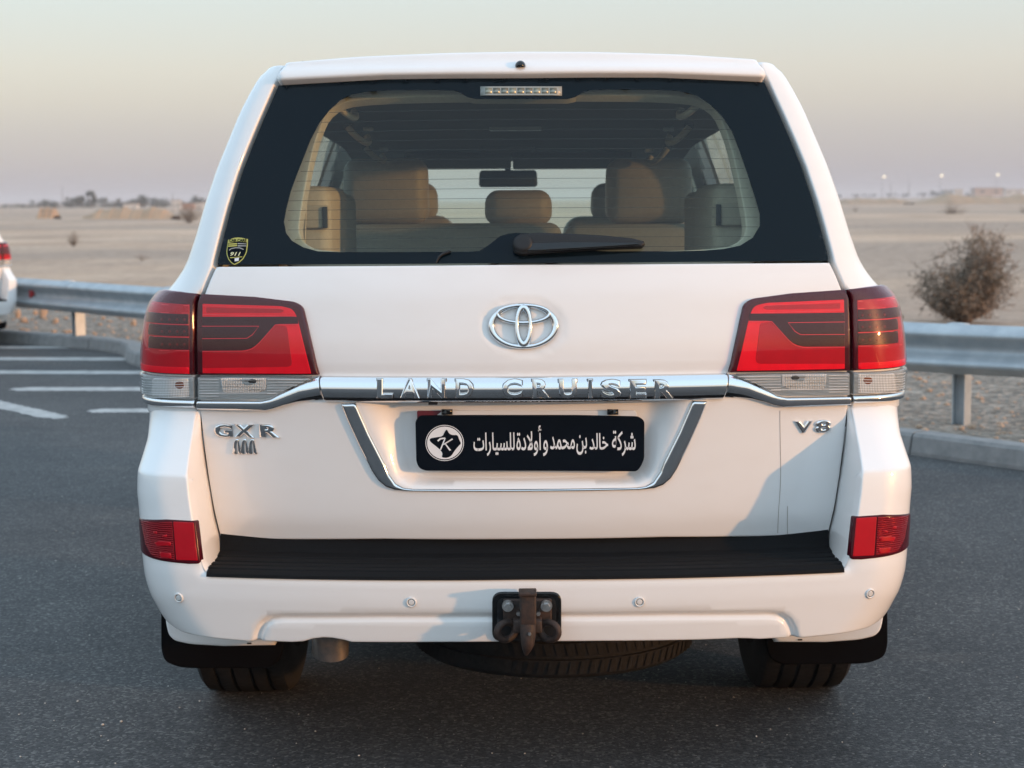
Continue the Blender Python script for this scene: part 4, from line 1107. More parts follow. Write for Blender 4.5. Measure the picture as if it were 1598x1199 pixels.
for sg in (1, -1):
    vs, fs, wf = [], [], [[], [], []]
    n = len(zrows)
    for Y in Ys:
        rz_ = roof_z(Y)
        for z in zrows: 
            zz_ = min(z, rz_); vs.append((sg * wid(min(zz_, zt - .001), Y), Y, zz_))
    for i in range(len(Ys) - 1):
        for k in range(n - 1):
            Yc, zc_ = (Ys[i] + Ys[i + 1]) / 2, (zrows[k] + zrows[k + 1]) / 2
            if zrows[k] >= max(roof_z(Ys[i]), roof_z(Ys[i + 1])): continue
            if arch(Yc, zc_): continue
            f = (i * n + k, (i + 1) * n + k, (i + 1) * n + k + 1, i * n + k + 1)
            f = f if sg > 0 else f[::-1]
            hitw = [j for j, (a, b) in enumerate(WINS) if a <= Yc <= b and 1.32 < zc_ < 1.73 and roof_z(Ys[i + 1]) > zrows[k + 1] + .03]
            (wf[hitw[0]] if hitw else fs).append(f)
    o = mesh('flank_panel', vs, fs, PAINT, bodyp); smooth_angle(o, 30)
    for j in range(3):
        us = sorted({i for f in wf[j] for i in f}); mp_ = {k: i for i, k in enumerate(us)}
        mesh('side_window', [vs[k] for k in us], [tuple(mp_[i] for i in f) for f in wf[j]], GLASS_SIDE, bodyp)
    for Yd in (5.68, 6.51, 7.45):     # door shut lines
        q = [(sg * (wid(z, Yd) + .001), Yd, z) for z in np.linspace(.62, 1.30, 12)]; tube('door_gap', q, .003, RUBBERSEAL, bodyp, 6)
    for Yd in (5.86, 6.66):
        box('door_handle', (sg * (wid(1.12, Yd) + .015), Yd, 1.12), (.03, .20, .03), CHROME, bodyp, .01)
    for c in (AX, AX + 2.85):
        q = [(sg * (wid(.7, c) + .004), c + .47 * math.cos(a), .40 + .47 * math.sin(a)) for a in np.linspace(.25, math.pi - .25, 24)]
        tube('arch_lip', q, .014, PAINT, bodyp, 8)
    box('door_mirror', (sg * 1.12, 7.25, 1.36), (.24, .14, .24), PAINT, bodyp, .05)
    box('side_step', (sg * .92, 6.55, .47), (.16, 1.7, .04), BLACK, bodyp, .015)
# roof and bonnet skin across the car
YT = np.unique(np.round(np.concatenate([np.arange(4.53, 9.09, .09), [7.0, 7.12, 7.86]]), 3)); NX = 25
vs, fs, gf = [], [], []
for Y in YT:
    zr_ = roof_z(Y); w_ = wid(min(zr_, zt - .001), Y); cr = float(np.interp(Y, [4.4, 5.2, 7.0, 7.8, 9.0], [.022, .03, .03, .03, .02]))
    for k in range(NX):
        x = -1 + 2 * k / (NX - 1); yb = float(np.interp(Y, [7.0, 7.4, 7.86], [0, .0, 0]))
        drop = .014 * max(0, min(1, (4.9 - Y) / .3)); vs.append((x * w_ * (1 - .03 * (drop > 0)), Y - yb, zr_ - drop + cr * (1 - abs(x) ** 2.4)))
for i in range(len(YT) - 1):
    for k in range(NX - 1):
        f = (i * NX + k, i * NX + k + 1, (i + 1) * NX + k + 1, (i + 1) * NX + k)
        (gf if 7.11 <= YT[i] and YT[i + 1] <= 7.87 and 1 <= k < NX - 2 else fs).append(f)
o = mesh('roof_panel', vs, fs, PAINT, bodyp); smooth_angle(o, 40)
us = sorted({i for f in gf for i in f}); mp_ = {k: i for i, k in enumerate(us)}
mesh('windscreen', [vs[k] for k in us], [tuple(mp_[i] for i in f) for f in gf], GLASS_FRONT, bodyp)
box('front_fascia', (0, 9.0, .72), (1.70, .18, .42), PAINT, bodyp, .06)
for sg in (1, -1):
    q = [(sg * .60, Y, roof_z(Y) + .012) for Y in np.linspace(4.75, 7.0, 12)]; tube('roof_rail', q, .006, CHROME_DARK, bodyp, 8)

# ---- cabin
cab = part('cabin')
def liner_z(Y): return float(np.interp(Y, [4.40, 4.6, 5.5, 6.5, 7.1, 7.35], [1.755, 1.775, 1.765, 1.735, 1.665, 1.610]))
vs, fs = [], []; YL = np.linspace(4.57, 7.22, 24); NX = 21
for Y in YL:
    w_ = np.interp(Y, [4.4, 7.2], [.66, .66])
    for k in range(NX):
        x = -1 + 2 * k / (NX - 1); vs.append((x * w_, Y, liner_z(Y) - .06 * abs(x) ** 4))
fs = [(i * NX + k, (i + 1) * NX + k, (i + 1) * NX + k + 1, i * NX + k + 1) for i in range(len(YL) - 1) for k in range(NX - 1)]
mesh('headliner', vs, fs, LINER, cab)
for sg in (1, -1):
    zi = [.90, 1.10, 1.31, 1.40, 1.5, 1.6, 1.66, 1.715]; YI = [4.68, 4.80, 5.02, 5.62, 5.74, 6.46, 6.56, 7.32, 7.5]
    vs = [(sg * (wid(z, 5) - .05 - .015 * (z < 1.33)), Y, z) for Y in YI for z in zi]; n = len(zi)
    n = len(zi)
    def grid_part(nm, cells):
        fs = [(i * n + k, (i + 1) * n + k, (i + 1) * n + k + 1, i * n + k + 1) for i, k in cells]
        us = sorted({i for f in fs for i in f}); mp_ = {k: i for i, k in enumerate(us)}
        mesh(nm, [vs[k] for k in us], [tuple(mp_[i] for i in f) for f in fs], TRIM, cab, smooth=False)
    cells = [(i, k) for i in range(len(YI) - 1) for k in range(2)]; grid_part('side_trim', cells)
    groups = {}
    for i in range(len(YI) - 1):
        Yc = (YI[i] + YI[i + 1]) / 2
        if not any(a <= Yc <= b for a, b in WINS): groups.setdefault('p%d' % sum(Yc > b for a, b in WINS), []).extend((i, k) for k in range(2, 7))
    for g_ in groups.values(): grid_part('pillar_trim', g_)
# trim frame of the tailgate seen just inside the pane
tr_o = [(p[0] * 1.06, p[1] + (.03 if p[1] > 1.55 else -.04)) for p in IN]
cen = np.array([0, 1.56]); tr_i = []
for p in chaikin(A_([(818, 132), (560, 136), (507, 150), (484, 200), (470, 262), (459, 325), (456, 350), (464, 370), (500, 384), (818, 384)]), 2, closed=False): tr_i.append(p)
TI = full([(0, tr_i[0][1])] + tr_i[1:-1] + [(0, tr_i[-1][1])])
panel('gate_trim', SA, tr_o, TRIM, cab, holes=[TI], off=-.055, edge=.004, depth=.03, grid=.03)
def cushion(name, u0_, v0_, u1_, v1_, Y, thick, material, parent, bev=.05, lean=0.):
    a, b = Vector(at(u0_, v0_, Y)), Vector(at(u1_, v1_, Y)); w_, h_ = b.x - a.x, a.z - b.z
    bm = bmesh.new(); bev = min(bev, w_ * .3, h_ * .36, thick * .45); box_bm(bm, (0, 0, 0), (w_, thick, h_), bev, 5)
    bmesh.ops.subdivide_edges(bm, edges=[e for e in bm.edges if e.calc_length() > .08], cuts=2, use_grid_fill=True)
    for v in bm.verts:
        fx, fz = 1 - min(1, abs(v.co.x) / (w_ / 2)) ** 2, 1 - min(1, abs(v.co.z) / (h_ / 2)) ** 2
        v.co.y += (-1 if v.co.y < 0 else 1) * .02 * fx * fz
        v.co.x *= 1.02 - .03 * max(0, v.co.z) / (h_ / 2)
        v.co.y += lean * v.co.z; v.co += Vector(((a.x + b.x) / 2, Y + thick / 2, (a.z + b.z) / 2))
    return from_bm(name, bm, material, parent, True)
seat2 = part('rear_bench')
cushion('headrest', 534, 247, 667, 350, 5.78, .14, LEATHER, seat2, .045)
cushion('headrest', 948, 247, 1081, 349, 5.78, .14, LEATHER, seat2, .045)
cushion('headrest', 757, 297, 861, 352, 5.80, .12, LEATHER, seat2, .045)
cushion('seat_back', 538, 350.5, 879, 600, 5.74, .16, TRIM, seat2, .04)
cushion('seat_back', 883, 350.5, 1082, 600, 5.74, .16, TRIM, seat2, .04)
for u in (560, 590, 1000, 1035):
    a = Vector(at(u, 350, 5.83)); tube('headrest_post', [a + Vector((0, 0, -.06)), a + Vector((0, 0, .05))], .006, CHROME, seat2, 8)
for (ua, ub, nm) in ((560, 682, 0), (924, 1060, 1)):
    fs_ = part('front_seat')
    cushion('headrest', ua, 286, ub, 345, 6.75, .12, LEATHER, fs_, .05)
    cushion('seat_back', ua - 45, 338, ub + 30, 520, 6.72, .16, LEATHER, fs_, .07)
third = part('folded_third_seat')
for sg in (1, -1):
    def bx(name, ua, va, ub, vb, Y, th, m_, bev=.03):
        a, b = Vector(at(ua, va, Y)), Vector(at(ub, vb, Y)); c = (a + b) / 2
        return box(name, (sg * c.x if sg > 0 else -c.x, Y + th / 2, c.z), (abs(b.x - a.x), th, abs(a.z - b.z)), m_, third, bev, 4)
    bx('side_locker', 430, 291, 521, 600, 4.70, .50, TRIM, .035)
    bx('seat_squab', 505, 303, 540, 600, 5.05, .45, TRIM, .03)
    bx('locker_lid', 470, 321, 512, 357, 4.685, .03, TRIM, .006)
    bx('locker_slot', 503, 323, 511, 356, 4.678, .03, DARKTRIM, .002)
    bx('locker_gap', 455, 313, 468, 388, 4.69, .03, DARKTRIM, .004)
box('cargo_floor', (0, 5.2, .93), (1.5, 1.5, .04), DARKTRIM, cab, .01)
box('dashboard', (0, 7.35, 1.05), (1.5, .5, .36), DARKTRIM, cab, .06)
box('cabin_floor', (0, 6.7, .80), (1.6, 1.6, .04), DARKTRIM, cab, .01)
# mirror, visors, handles, belts, roof lamp
mir = cushion('interior_mirror', 748, 266, 838, 292, 7.05, .03, DARKTRIM, cab, .014)
a, b = Vector(at(750, 264.5, 7.02)), Vector(at(835, 264.5, 7.02)); 
box('roof_console', (a.x * .5 + b.x * .5, 6.97, a.z + .09), (.22, .20, .05), LINER, cab, .02)
tube('mirror_stalk', [((a.x + b.x) / 2, 7.06, a.z - .03), ((a.x + b.x) / 2, 7.10, a.z + .05)], .012, DARKTRIM, cab, 8)
for ua, ub in ((632, 798), (800, 985)):
    a, b = Vector(at(ua, 238, 6.98)), Vector(at(ub, 263.5, 6.98)); c = (a + b) / 2
    box('sun_visor', (c.x, 6.98, c.z), (b.x - a.x, .03, a.z - b.z), LINER, cab, .008)
a, b = Vector(at(764, 204.5, 5.6)), Vector(at(845, 204.5, 5.6))
box('roof_lamp', ((a.x + b.x) / 2, 5.6, a.z + .006), (b.x - a.x, .06, .012), mat('roof_lamp_lens', (.55, .56, .54), .3), cab, .004)
for (ux, vx, Y) in ((557, 205, 5.0), (583, 236, 5.7), (1061, 205, 5.0), (1029, 238, 5.7), (1080, 162, 4.62), (535, 164, 4.62)):
    c = Vector(at(ux, vx, Y)); s_ = -1 if ux < 800 else 1
    q = [c + Vector((s_ * .028 * math.cos(a) * .8 - s_ * .022 * math.sin(a), -.05 * math.cos(a), .035 * math.cos(a) * .3 - .032 * math.sin(a))) for a in np.linspace(0, math.pi, 12)]
    tube('grab_handle', q, .0095, TRIM, cab, 8)
    box('handle_mount', c + Vector((s_ * .03, .05, .015)), (.03, .03, .02), LINER, cab, .006)
    box('coat_hook', c + Vector((-s_ * .035, -.02, .005)), (.03, .02, .012), mat('hook_grey', (.4, .4, .4), .4), cab, .004)
for sg in (1, -1):
    q = [Vector(at(818 - sg * (818 - u), v, Y)) for u, v, Y in ((485, 232, 4.62), (480, 262, 4.63), (478, 300, 4.64), (475, 385, 4.66))]
    if sg > 0: tube('seat_belt', q, .0035, mat('belt_beige', (.55, .47, .38), .7), cab, 6)

# ------------------------------------------------------------------ guardrail behind the car
GR = catmull([(-14.0, 27.2), (-8.5, 21.3), (-5.2, 17.95), (-3.24, 15.8), (-.4, 13.15), (2.47, 10.8), (3.12, 10.33), (5.2, 8.9), (9.0, 6.3)], 14)
garc = np.concatenate([[0], np.cumsum(np.linalg.norm(np.diff(GR, axis=0), axis=1))])
def gr_at(s_): return np.array([np.interp(s_, garc, GR[:, 0]), np.interp(s_, garc, GR[:, 1])])
def gr_t(s_):
    t = gr_at(min(s_ + .15, garc[-1])) - gr_at(max(s_ - .15, 0)); return t / np.linalg.norm(t)
def s_near(x, y): return float(garc[np.argmin(((GR - (x, y)) ** 2).sum(1))])
pR = atz(1503, 668, .10); pL = atz(120, 509, .10)
def s_px(u):                         # place along the rail where a post stands in the photo
    best = None
    for q in np.arange(1, garc[-1] - 1, .02):
        c = gr_at(q); t = gr_t(q); nr = np.array((-t[1], t[0])); nr = -nr if nr @ KN > 0 else nr; p = c - nr * .13
        d = abs(project(np.array([[p[0], p[1], .25]]))[0][0] - u)
        if best is None or d < best[0]: best = (d, q)
    return best[1]
sR, sL = s_px(1503), s_px(122)
rail = empty('guardrail', (0, 13, 0)); rail_inv = Matrix.Translation((0, -13, 0))
tag(rail, 'galvanised steel guardrail on posts running diagonally behind the white car', 'guardrail')
def rp(o): o.parent = rail; o.matrix_parent_inverse = rail_inv; return o
prof = chaikin([(0, -.156), (.008, -.150), (.070, -.112), (.080, -.098), (.078, -.078), (.010, -.026), (.004, 0), (.010, .026), (.078, .078), (.080, .098), (.070, .112), (.008, .150), (0, .156)], 1, False)
ZR = .53
step_n = max(1, round(abs(sR - sL) / 2.0)); sp_ = abs(sR - sL) / step_n
posts = [sR + k * sp_ for k in range(-step_n - 4, 5) if 0.3 < sR + k * sp_ < garc[-1] - .3] if sR > sL else []
for i in range(0, len(posts) - 1, 2):
    s0_, s1_ = posts[i] - .16, posts[min(i + 2, len(posts) - 1)] + .16; vs = []; n = 22
    for k in range(n + 1):
        q = s0_ + (s1_ - s0_) * k / n; c = gr_at(q); t = gr_t(q); nr = np.array((-t[1], t[0])); nr = -nr if nr @ KN > 0 else nr
        for th in (0, 1):
            for (d, h) in prof:
                p = c + nr * (d + .003 * th + .004 * (i // 2 % 2)); vs.append((p[0], p[1], ZR + h))
    m = len(prof); fs = []
    for k in range(n):
        for th in (0, 1):
            for j in range(m - 1):
                b = k * 2 * m + th * m + j; fs.append((b, b + 1, b + 2 * m + 1, b + 2 * m))
    rp(mesh('rail_panel', vs, fs, GALV))
    for ds in (-.09, .09):           # splice bolts
        for h in (-.09, .09):
            q = posts[i] + ds; c = gr_at(q); t = gr_t(q); nr = np.array((-t[1], t[0])); nr = -nr if nr @ KN > 0 else nr
            p = c + nr * .082; rp(lathe('rail_bolt', [(-.006, 0), (-.006, .010), (0, .014)], GALV, None, 10, 'y', (p[0], p[1], ZR + h), Matrix.Identity(3)))
for q in posts:
    c = gr_at(q); t = gr_t(q); nr = np.array((-t[1], t[0])); nr = -nr if nr @ KN > 0 else nr; ang = math.atan2(t[1], t[0])
    rot = Matrix.Rotation(ang, 3, 'Z'); p = c - nr * .13
    bm = bmesh.new()
    box_bm(bm, (p[0], p[1], .23), (.075, .008, .84), .001, 1, rot); p2 = p + t * .05 - nr * 0; 
    box_bm(bm, (p[0] - t[0] * .0375, p[1] - t[1] * .0375, .23), (.008, .11, .84), .001, 1, rot)
    box_bm(bm, (p[0] + t[0] * .0375, p[1] + t[1] * .0375, .23), (.008, .11, .84), .001, 1, rot)
    rp(from_bm('post', bm, GALV))
    b_ = c - nr * .045; rp(box('spacer_block', (b_[0], b_[1], ZR), (.12, .08, .32), GALV, None, .004, 2, rot))
q = s_near(*(atz(101, 456, .53)[:2])); c = gr_at(q); t = gr_t(q); nr = np.array((-t[1], t[0])); nr = -nr if nr @ KN > 0 else nr
p = c + nr * .02; a_ = .07
vs = []
for dd_ in (0, .02):
    for (x, z) in ((-.035, a_), (-.035, -a_), (.055, -.0)): vs.append((p[0] + t[0] * x + nr[0] * dd_, p[1] + t[1] * x + nr[1] * dd_, ZR + z))
rp(mesh('reflector', vs, [(0, 1, 2), (5, 4, 3), (0, 3, 4, 1), (1, 4, 5, 2), (2, 5, 3, 0)], mat('reflector_tri_red', (.40, .015, .02), .35), None, smooth=False))

# ------------------------------------------------------------------ loose stones
STONE = noisy('sandstone', (.34, .24, .17), (.50, .36, .26), 9, .9, .5, .01)
def rock(name, c, size, material, seed):
    rs = random.Random(seed); bm = bmesh.new(); bmesh.ops.create_icosphere(bm, subdivisions=2, radius=1)
    off = [Vector((rs.gauss(0, 1), rs.gauss(0, 1), rs.gauss(0, 1))).normalized() for _ in range(7)]; cut = [rs.uniform(.6, .95) for _ in off]
    for v in bm.verts:
        for n_, k in zip(off, cut):
            d = v.co.dot(n_)
            if d > k: v.co -= n_ * (d - k)
        v.co = Vector((v.co.x * size[0] / 2, v.co.y * size[1] / 2, v.co.z * size[2] / 2 + size[2] * .35))
    o = from_bm(name, bm, material); o.location = c; smooth_angle(o, 25); return o
for i, (u, v, wpx, hpx, lab) in enumerate([
        (28, 497, 10, 22, 'upright orange-lit stone beside the cream bumper of the partly seen car'),
        (37, 503, 14, 12, 'low pale stone just past the bumper of the partly seen car'),
        (68, 496, 15, 26, 'tallest pointed orange-lit stone under the guardrail'),
        (86, 504, 12, 12, 'small rounded stone next to the tallest pointed stone'),
        (55, 492, 9, 12, 'dark little stone behind the tallest pointed stone'),
        (207, 509, 13, 15, 'single orange-lit stone on the verge nearest the red tail light'),
        (97, 487, 8, 8, 'tiny pale stone close to the guardrail post'),
        (1404, 498, 13, 14, 'pale stone at the foot of the big dry bush')]):
    zg = .12 if i != 7 else .1; p = atz(u, v, .03); k = p[1] / F
    tag(rock('rock', (p[0], p[1], .022), (wpx * k, wpx * k * .8, hpx * k), STONE, 30 + i), lab, 'rock', 'loose stones along the verge')
GRAV = noisy('pale_pebble', (.35, .33, .30), (.62, .60, .56), 30, .8, .2, .002)
bm = bmesh.new(); rs = random.Random(5)
for k in range(420):
    if k < 10: u, v = [(160, 1132), (189, 1127), (121, 1095), (140, 992), (410, 1000), (280, 1105), (492, 1142), (560, 1180), (1450, 1090), (1180, 1150)][k]; sz_ = .0045 if k < 2 else .003
    else: u, v = rs.uniform(-100, 1700), rs.uniform(700, 1240); sz_ = rs.choice([.0012, .0016, .002, .0026])
    p = atz(u, v, 0); mm = Matrix.Translation((p[0], p[1], sz_ * .5)) @ Matrix.Rotation(rs.uniform(0, 6), 4, 'Z') @ Matrix.Diagonal((sz_ * rs.uniform(.8, 1.4), sz_, sz_ * .7, 1))
    bmesh.ops.create_icosphere(bm, subdivisions=1, radius=1, matrix=mm)
tag(from_bm('gravel', bm, GRAV, None, True), 'tiny pale stones strewn over the asphalt', 'gravel', kind='stuff')
bm = bmesh.new()
for k in range(2600):
    q = rs.uniform(2, garc[-1] - 2); c = kerb_at(rs.uniform(3, arc[-1] - 6)); dk = rs.uniform(.25, 4.0); p = c + KN * dk; sz_ = rs.choice([.008, .012, .016, .022, .03]) * rs.uniform(.6, 1.2)
    mm = Matrix.Translation((p[0], p[1], .105 - .075 * min(1, max(0, dk - .12) / 1.1) + sz_ * .3)) @ Matrix.Rotation(rs.uniform(0, 6), 4, 'Z') @ Matrix.Diagonal((sz_ * rs.uniform(.8, 1.5), sz_, sz_ * .7, 1))
    bmesh.ops.create_icosphere(bm, subdivisions=1, radius=1, matrix=mm)
tag(from_bm('verge_stones', bm, STONE, None, False), 'small stones covering the verge round the guardrail posts', 'gravel', kind='stuff')

# ------------------------------------------------------------------ dry bushes
TWIG = noisy('dry_twig', (.12, .09, .065), (.19, .14, .105), 20, .9, .2, .002)
LEAF = noisy('dusty_leaf', (.15, .12, .085), (.28, .20, .145), 3, .85, .1, .002)
LEAF2 = noisy('far_foliage', (.038, .045, .032), (.085, .085, .062), .8, .9, .1, .01)
def bush(name, base, wd, ht, seed, twigs=70, leaves=2600, leaf=.018, flat=.8, shape=None):
    rs = random.Random(seed); root = empty(name, base)
    tv, tf, lv, lf = [], [], [], []; tips = []
    for k in range(twigs):
        az = rs.uniform(0, 2 * math.pi); r_ = math.sqrt(rs.random()); el_ = rs.uniform(.25, 1.0)
        end = Vector((math.cos(az) * wd / 2 * r_ * (1.1 - .35 * el_ ** 3), math.sin(az) * wd / 2 * flat * r_, ht * el_))
        if shape: end = shape(end, rs)
        pts = []; st = Vector((rs.uniform(-.06, .06) * wd, rs.uniform(-.06, .06) * wd, -.03)); mid = st.lerp(end, .5) + Vector((rs.uniform(-.1, .1) * wd, rs.uniform(-.1, .1) * wd, -.05 * ht))
        for j in range(6):
            t = j / 5; pts.append(st * (1 - t) ** 2 + mid * 2 * t * (1 - t) + end * t * t)
        rad = .006 * ht
        v_, f_ = tube_data(pts, [rad * (1.6 - 1.35 * j / 5) for j in range(6)], 4); b = len(tv); tv += v_; tf += [tuple(i + b for i in f) for f in f_]
        for j in (2, 3, 4, 5):
            for _ in range(3):
                q = pts[j] + Vector((rs.gauss(0, .09) * wd, rs.gauss(0, .09) * wd, rs.gauss(.02, .07) * ht)); q.z = max(q.z, .02)
                v_, f_ = tube_data([pts[j], pts[j].lerp(q, .5) + Vector((0, 0, .01 * ht)), q], [rad * .45, rad * .35, rad * .15], 3, caps=False); b = len(tv); tv += v_; tf += [tuple(i + b for i in f) for f in f_]
                tips.append((pts[j], q))
    for k in range(leaves):
        a_, b_ = tips[rs.randrange(len(tips))]; c = a_.lerp(b_, rs.uniform(.2, 1.1)) + Vector((rs.gauss(0, .012) * wd, rs.gauss(0, .012) * wd, rs.gauss(0, .012) * ht))
        x = Vector((rs.gauss(0, 1), rs.gauss(0, 1), rs.gauss(0, 1))).normalized(); y = x.orthogonal().normalized(); s1, s2 = leaf * rs.uniform(.6, 1.5), leaf * rs.uniform(.3, .7)
        b = len(lv); lv += [c + x * s1, c + y * s2, c - x * s1, c - y * s2]; lf.append((b, b + 1, b + 2, b + 3))
    mesh('branches', tv, tf, TWIG, root); mesh('foliage', lv, lf, LEAF, root, smooth=False)
    return root
def bush_at(u0_, u1_, vtop, vbase, seed, label, zg=0., Y=None, **kw):
    uc = (u0_ + u1_) / 2; p = atz(uc, vbase, zg) if Y is None else at(uc, vbase, Y); k = p[1] / F
    b = bush('bush', tuple(p), (u1_ - u0_) * k, (vbase - vtop) * k, seed, leaf=.0125 * max((u1_ - u0_) * k, .3), **kw)
    return tag(b, label, 'bush')
def lean_r(end, rs):
    end = end.copy()
    if end.x < 0: end.z *= .55 if rs.random() < .8 else .8; end.x *= 1.12
    else: end.x *= .92
    end.x += .06 * end.z
    return end
bush_at(1432, 1578, 362, 500, 3, 'big round dry brown-green bush just beyond the guardrail', .05, twigs=190, leaves=23000, shape=lean_r)
bush_at(1466, 1510, 315, 339, 4, 'dark lone bush far out on the plain above the big dry bush', -.02, Y=140, twigs=40, leaves=1400)
bush_at(1328, 1342, 320, 331, 5, 'very small grey bush far off beside the pillar on the sunlit side', -.02, Y=170, twigs=20, leaves=400)
bush_at(102, 128, 360, 383, 6, 'small dark bush alone in the middle of the sand above the guardrail', .0, Y=55, twigs=40, leaves=1100)
bush_at(268, 322, 318, 347, 8, 'broad low dark shrub partly hidden by the pillar on the shaded side', -.02, Y=115, twigs=50, leaves=1800)
bush_at(208, 236, 396, 405, 9, 'flat tuft of dry scrub on the sand between shrub and guardrail', .0, Y=42, twigs=24, leaves=500)
bush_at(1588, 1606, 318, 334, 10, 'dark bush cut by the edge of the picture', -.02, Y=150, twigs=20, leaves=600)

# ------------------------------------------------------------------ far things: banks, trees, huts, lamp posts
BANK = noisy('ochre_sand_bank', (.34, .225, .14), (.44, .30, .19), .6, .95, .4, .1)
def bank(u0_, u1_, vt, vb, Y, label, dep=6):
    a, b = at(u0_, vb, Y), at(u1_, vb, Y); h = (vb - vt) * Y / F; zb = min(a[2], b[2]) - .4; n = 160; vs = []; rs_ = random.Random(int(u0_))
    ph = [rs_.uniform(0, 6) for _ in range(4)]
    for i in range(n + 1):
        t = i / n; x = a[0] + (b[0] - a[0]) * t; e = min(1, t * 7, (1 - t) * 7) ** 1.4 if 0 < t < 1 else 0; zc_ = a[2] + (b[2] - a[2]) * t
        hh_ = h * e * (.82 + .12 * math.sin(t * 17 + ph[0]) + .08 * math.sin(t * 41 + ph[1]) + .05 * math.sin(t * 97 + ph[2]))
        for y_, z_ in ((-dep * .5, -.5), (-dep * .28, hh_ * .45), (-dep * .12, hh_ * .9), (0, hh_), (dep * .2, hh_ * .8), (dep * .5, -.5)): vs.append((x, Y + y_, zc_ + z_))
    m = 6; fs = [(i * m + j, (i + 1) * m + j, (i + 1) * m + j + 1, i * m + j + 1) for i in range(n) for j in range(m - 1)]
    return tag(mesh('sand_bank', vs, fs, BANK), label, kind='structure')
bank(138, 275, 323, 337, 150, 'ochre sand bank on the horizon left of the car')
bank(1418, 1760, 303, 317, 320, 'long orange sand bank below the street lamps', 14)
bank(1300, 1425, 309, 317, 340, 'low brown bank far off near the pillar', 12)
bank(62, 90, 324, 337, 160, 'small pinkish heap of sand on the horizon', 4)
WALLW = mat('pale_wall', (.55, .53, .50), .8); ROOFD = mat('dull_roof', (.24, .21, .19), .8); WINDOWD = mat('dark_window', (.05, .055, .06), .3); WALLR = mat('brick_wall', (.36, .22, .16), .85)
def hut(u0_, u1_, vt, vb, Y, label, wall=WALLW, cat='building'):
    a, b = at(u0_, vb, Y), at(u1_, vt, Y); w_ = b[0] - a[0]; h = b[2] - a[2]; e = empty('building', ((a[0] + b[0]) / 2, Y, a[2] - .6))
    box('wall', (0, 0, h / 2 + .3), (w_, w_ * .6, h + .6), wall, e, .02, 1)
    box('roof', (0, 0, h + .6 + .08), (w_ * 1.05, w_ * .66, .16), ROOFD, e, .02, 1)
    for k in (-1, 1): box('window', (k * w_ * .24, -w_ * .3 - .01, h * .6 + .3), (w_ * .14, .05, h * .3), WINDOWD, e, .005, 1)
    return tag(e, label, cat, 'low buildings on the horizon')
hut(194, 216, 319, 326, 300, 'small white hut standing behind the ochre sand bank')
hut(268, 282, 313, 327, 330, 'narrow pale building among the trees left of the car')
hut(286, 304, 318, 327, 320, 'reddish low building beside the broad dark shrub', WALLR)
hut(306, 330, 317, 329, 310, 'pale building half hidden by the shaded pillar')
hut(1488, 1502, 296, 304, 600, 'small whitish hut on the horizon under the middle lamp')
hut(1518, 1562, 294, 304, 610, 'wide flat-roofed pinkish building on the far horizon', mat('pink_wall', (.42, .33, .28), .8))
hut(1566, 1594, 296, 303, 640, 'grey-white shed on the far horizon near the picture edge')
hut(1470, 1487, 297, 304, 650, 'grey shed on the far horizon left of the whitish hut', mat('grey_wall', (.30, .33, .35), .8))
def tree(u, vt, vb, wpx, Y, seed, label, group):
    p = at(u, vb, Y); k = Y / F; ht, wd = (vb - vt) * k, wpx * k; rs_ = random.Random(seed); root = empty('tree', (p[0], Y, p[2] - .3))
    pts = [Vector((0, 0, -.3)), Vector((rs_.uniform(-.1, .1), 0, ht * .3)), Vector((rs_.uniform(-.2, .2), 0, ht * .75))]
    v_, f_ = tube_data(pts, [.05 * ht, .035 * ht, .012 * ht], 6)
    for _ in range(5):
        q = Vector((rs_.uniform(-.35, .35) * wd, rs_.uniform(-.3, .3) * wd, ht * rs_.uniform(.55, .9))); a_, b_ = tube_data([pts[1], pts[1].lerp(q, .5), q], [.022 * ht, .015 * ht, .006 * ht], 4); n = len(v_); v_ += a_; f_ += [tuple(i + n for i in f) for f in b_]
    mesh('trunk', v_, f_, TWIG, root)
    cl = [(Vector((rs_.gauss(0, .22) * wd, rs_.gauss(0, .2) * wd, ht * rs_.uniform(.4, .95))), rs_.uniform(.12, .24) * min(wd, ht)) for _ in range(11)]
    lv, lf = [], []; lsz = max(.06 * ht, .12)
    for _ in range(420):
        c, r_ = cl[rs_.randrange(len(cl))]; c = c + Vector((rs_.gauss(0, 1), rs_.gauss(0, 1), rs_.gauss(0, .8))) * r_ * .6; c.z = min(max(c.z, ht * .08), ht * 1.03)
        x = Vector((rs_.gauss(0, 1), rs_.gauss(0, 1), rs_.gauss(0, 1))).normalized(); y = x.orthogonal().normalized(); s1 = lsz * rs_.uniform(.5, 1.2); b = len(lv)
        lv += [c + x * s1, c + y * s1 * .6, c - x * s1, c - y * s1 * .6]; lf.append((b, b + 1, b + 2, b + 3))
    mesh('crown', lv, lf, LEAF2, root, smooth=False)
    return tag(root, label, 'tree', group)
tree(128, 300, 326, 20, 420, 1, 'tallest tree of the far treeline left of the car', 'trees on the horizon')
tree(143, 298, 326, 18, 425, 2, 'tall thin-topped tree right of the tallest tree on the horizon', 'trees on the horizon')
tree(219, 304, 325, 18, 430, 3, 'pointed tree above the small white hut', 'trees on the horizon')
tree(311, 304, 325, 16, 440, 4, 'tree on the horizon touching the shaded pillar', 'trees on the horizon')
rs = random.Random(11)
for k in range(26):
    u = 60 + k * 10.5 + rs.uniform(-4, 4); tree(u, rs.uniform(306, 315), 329, rs.uniform(22, 34), rs.uniform(440, 500), 50 + k, 'low dark tree in the blurred treeline left of the car', 'low trees on the horizon left of the car')
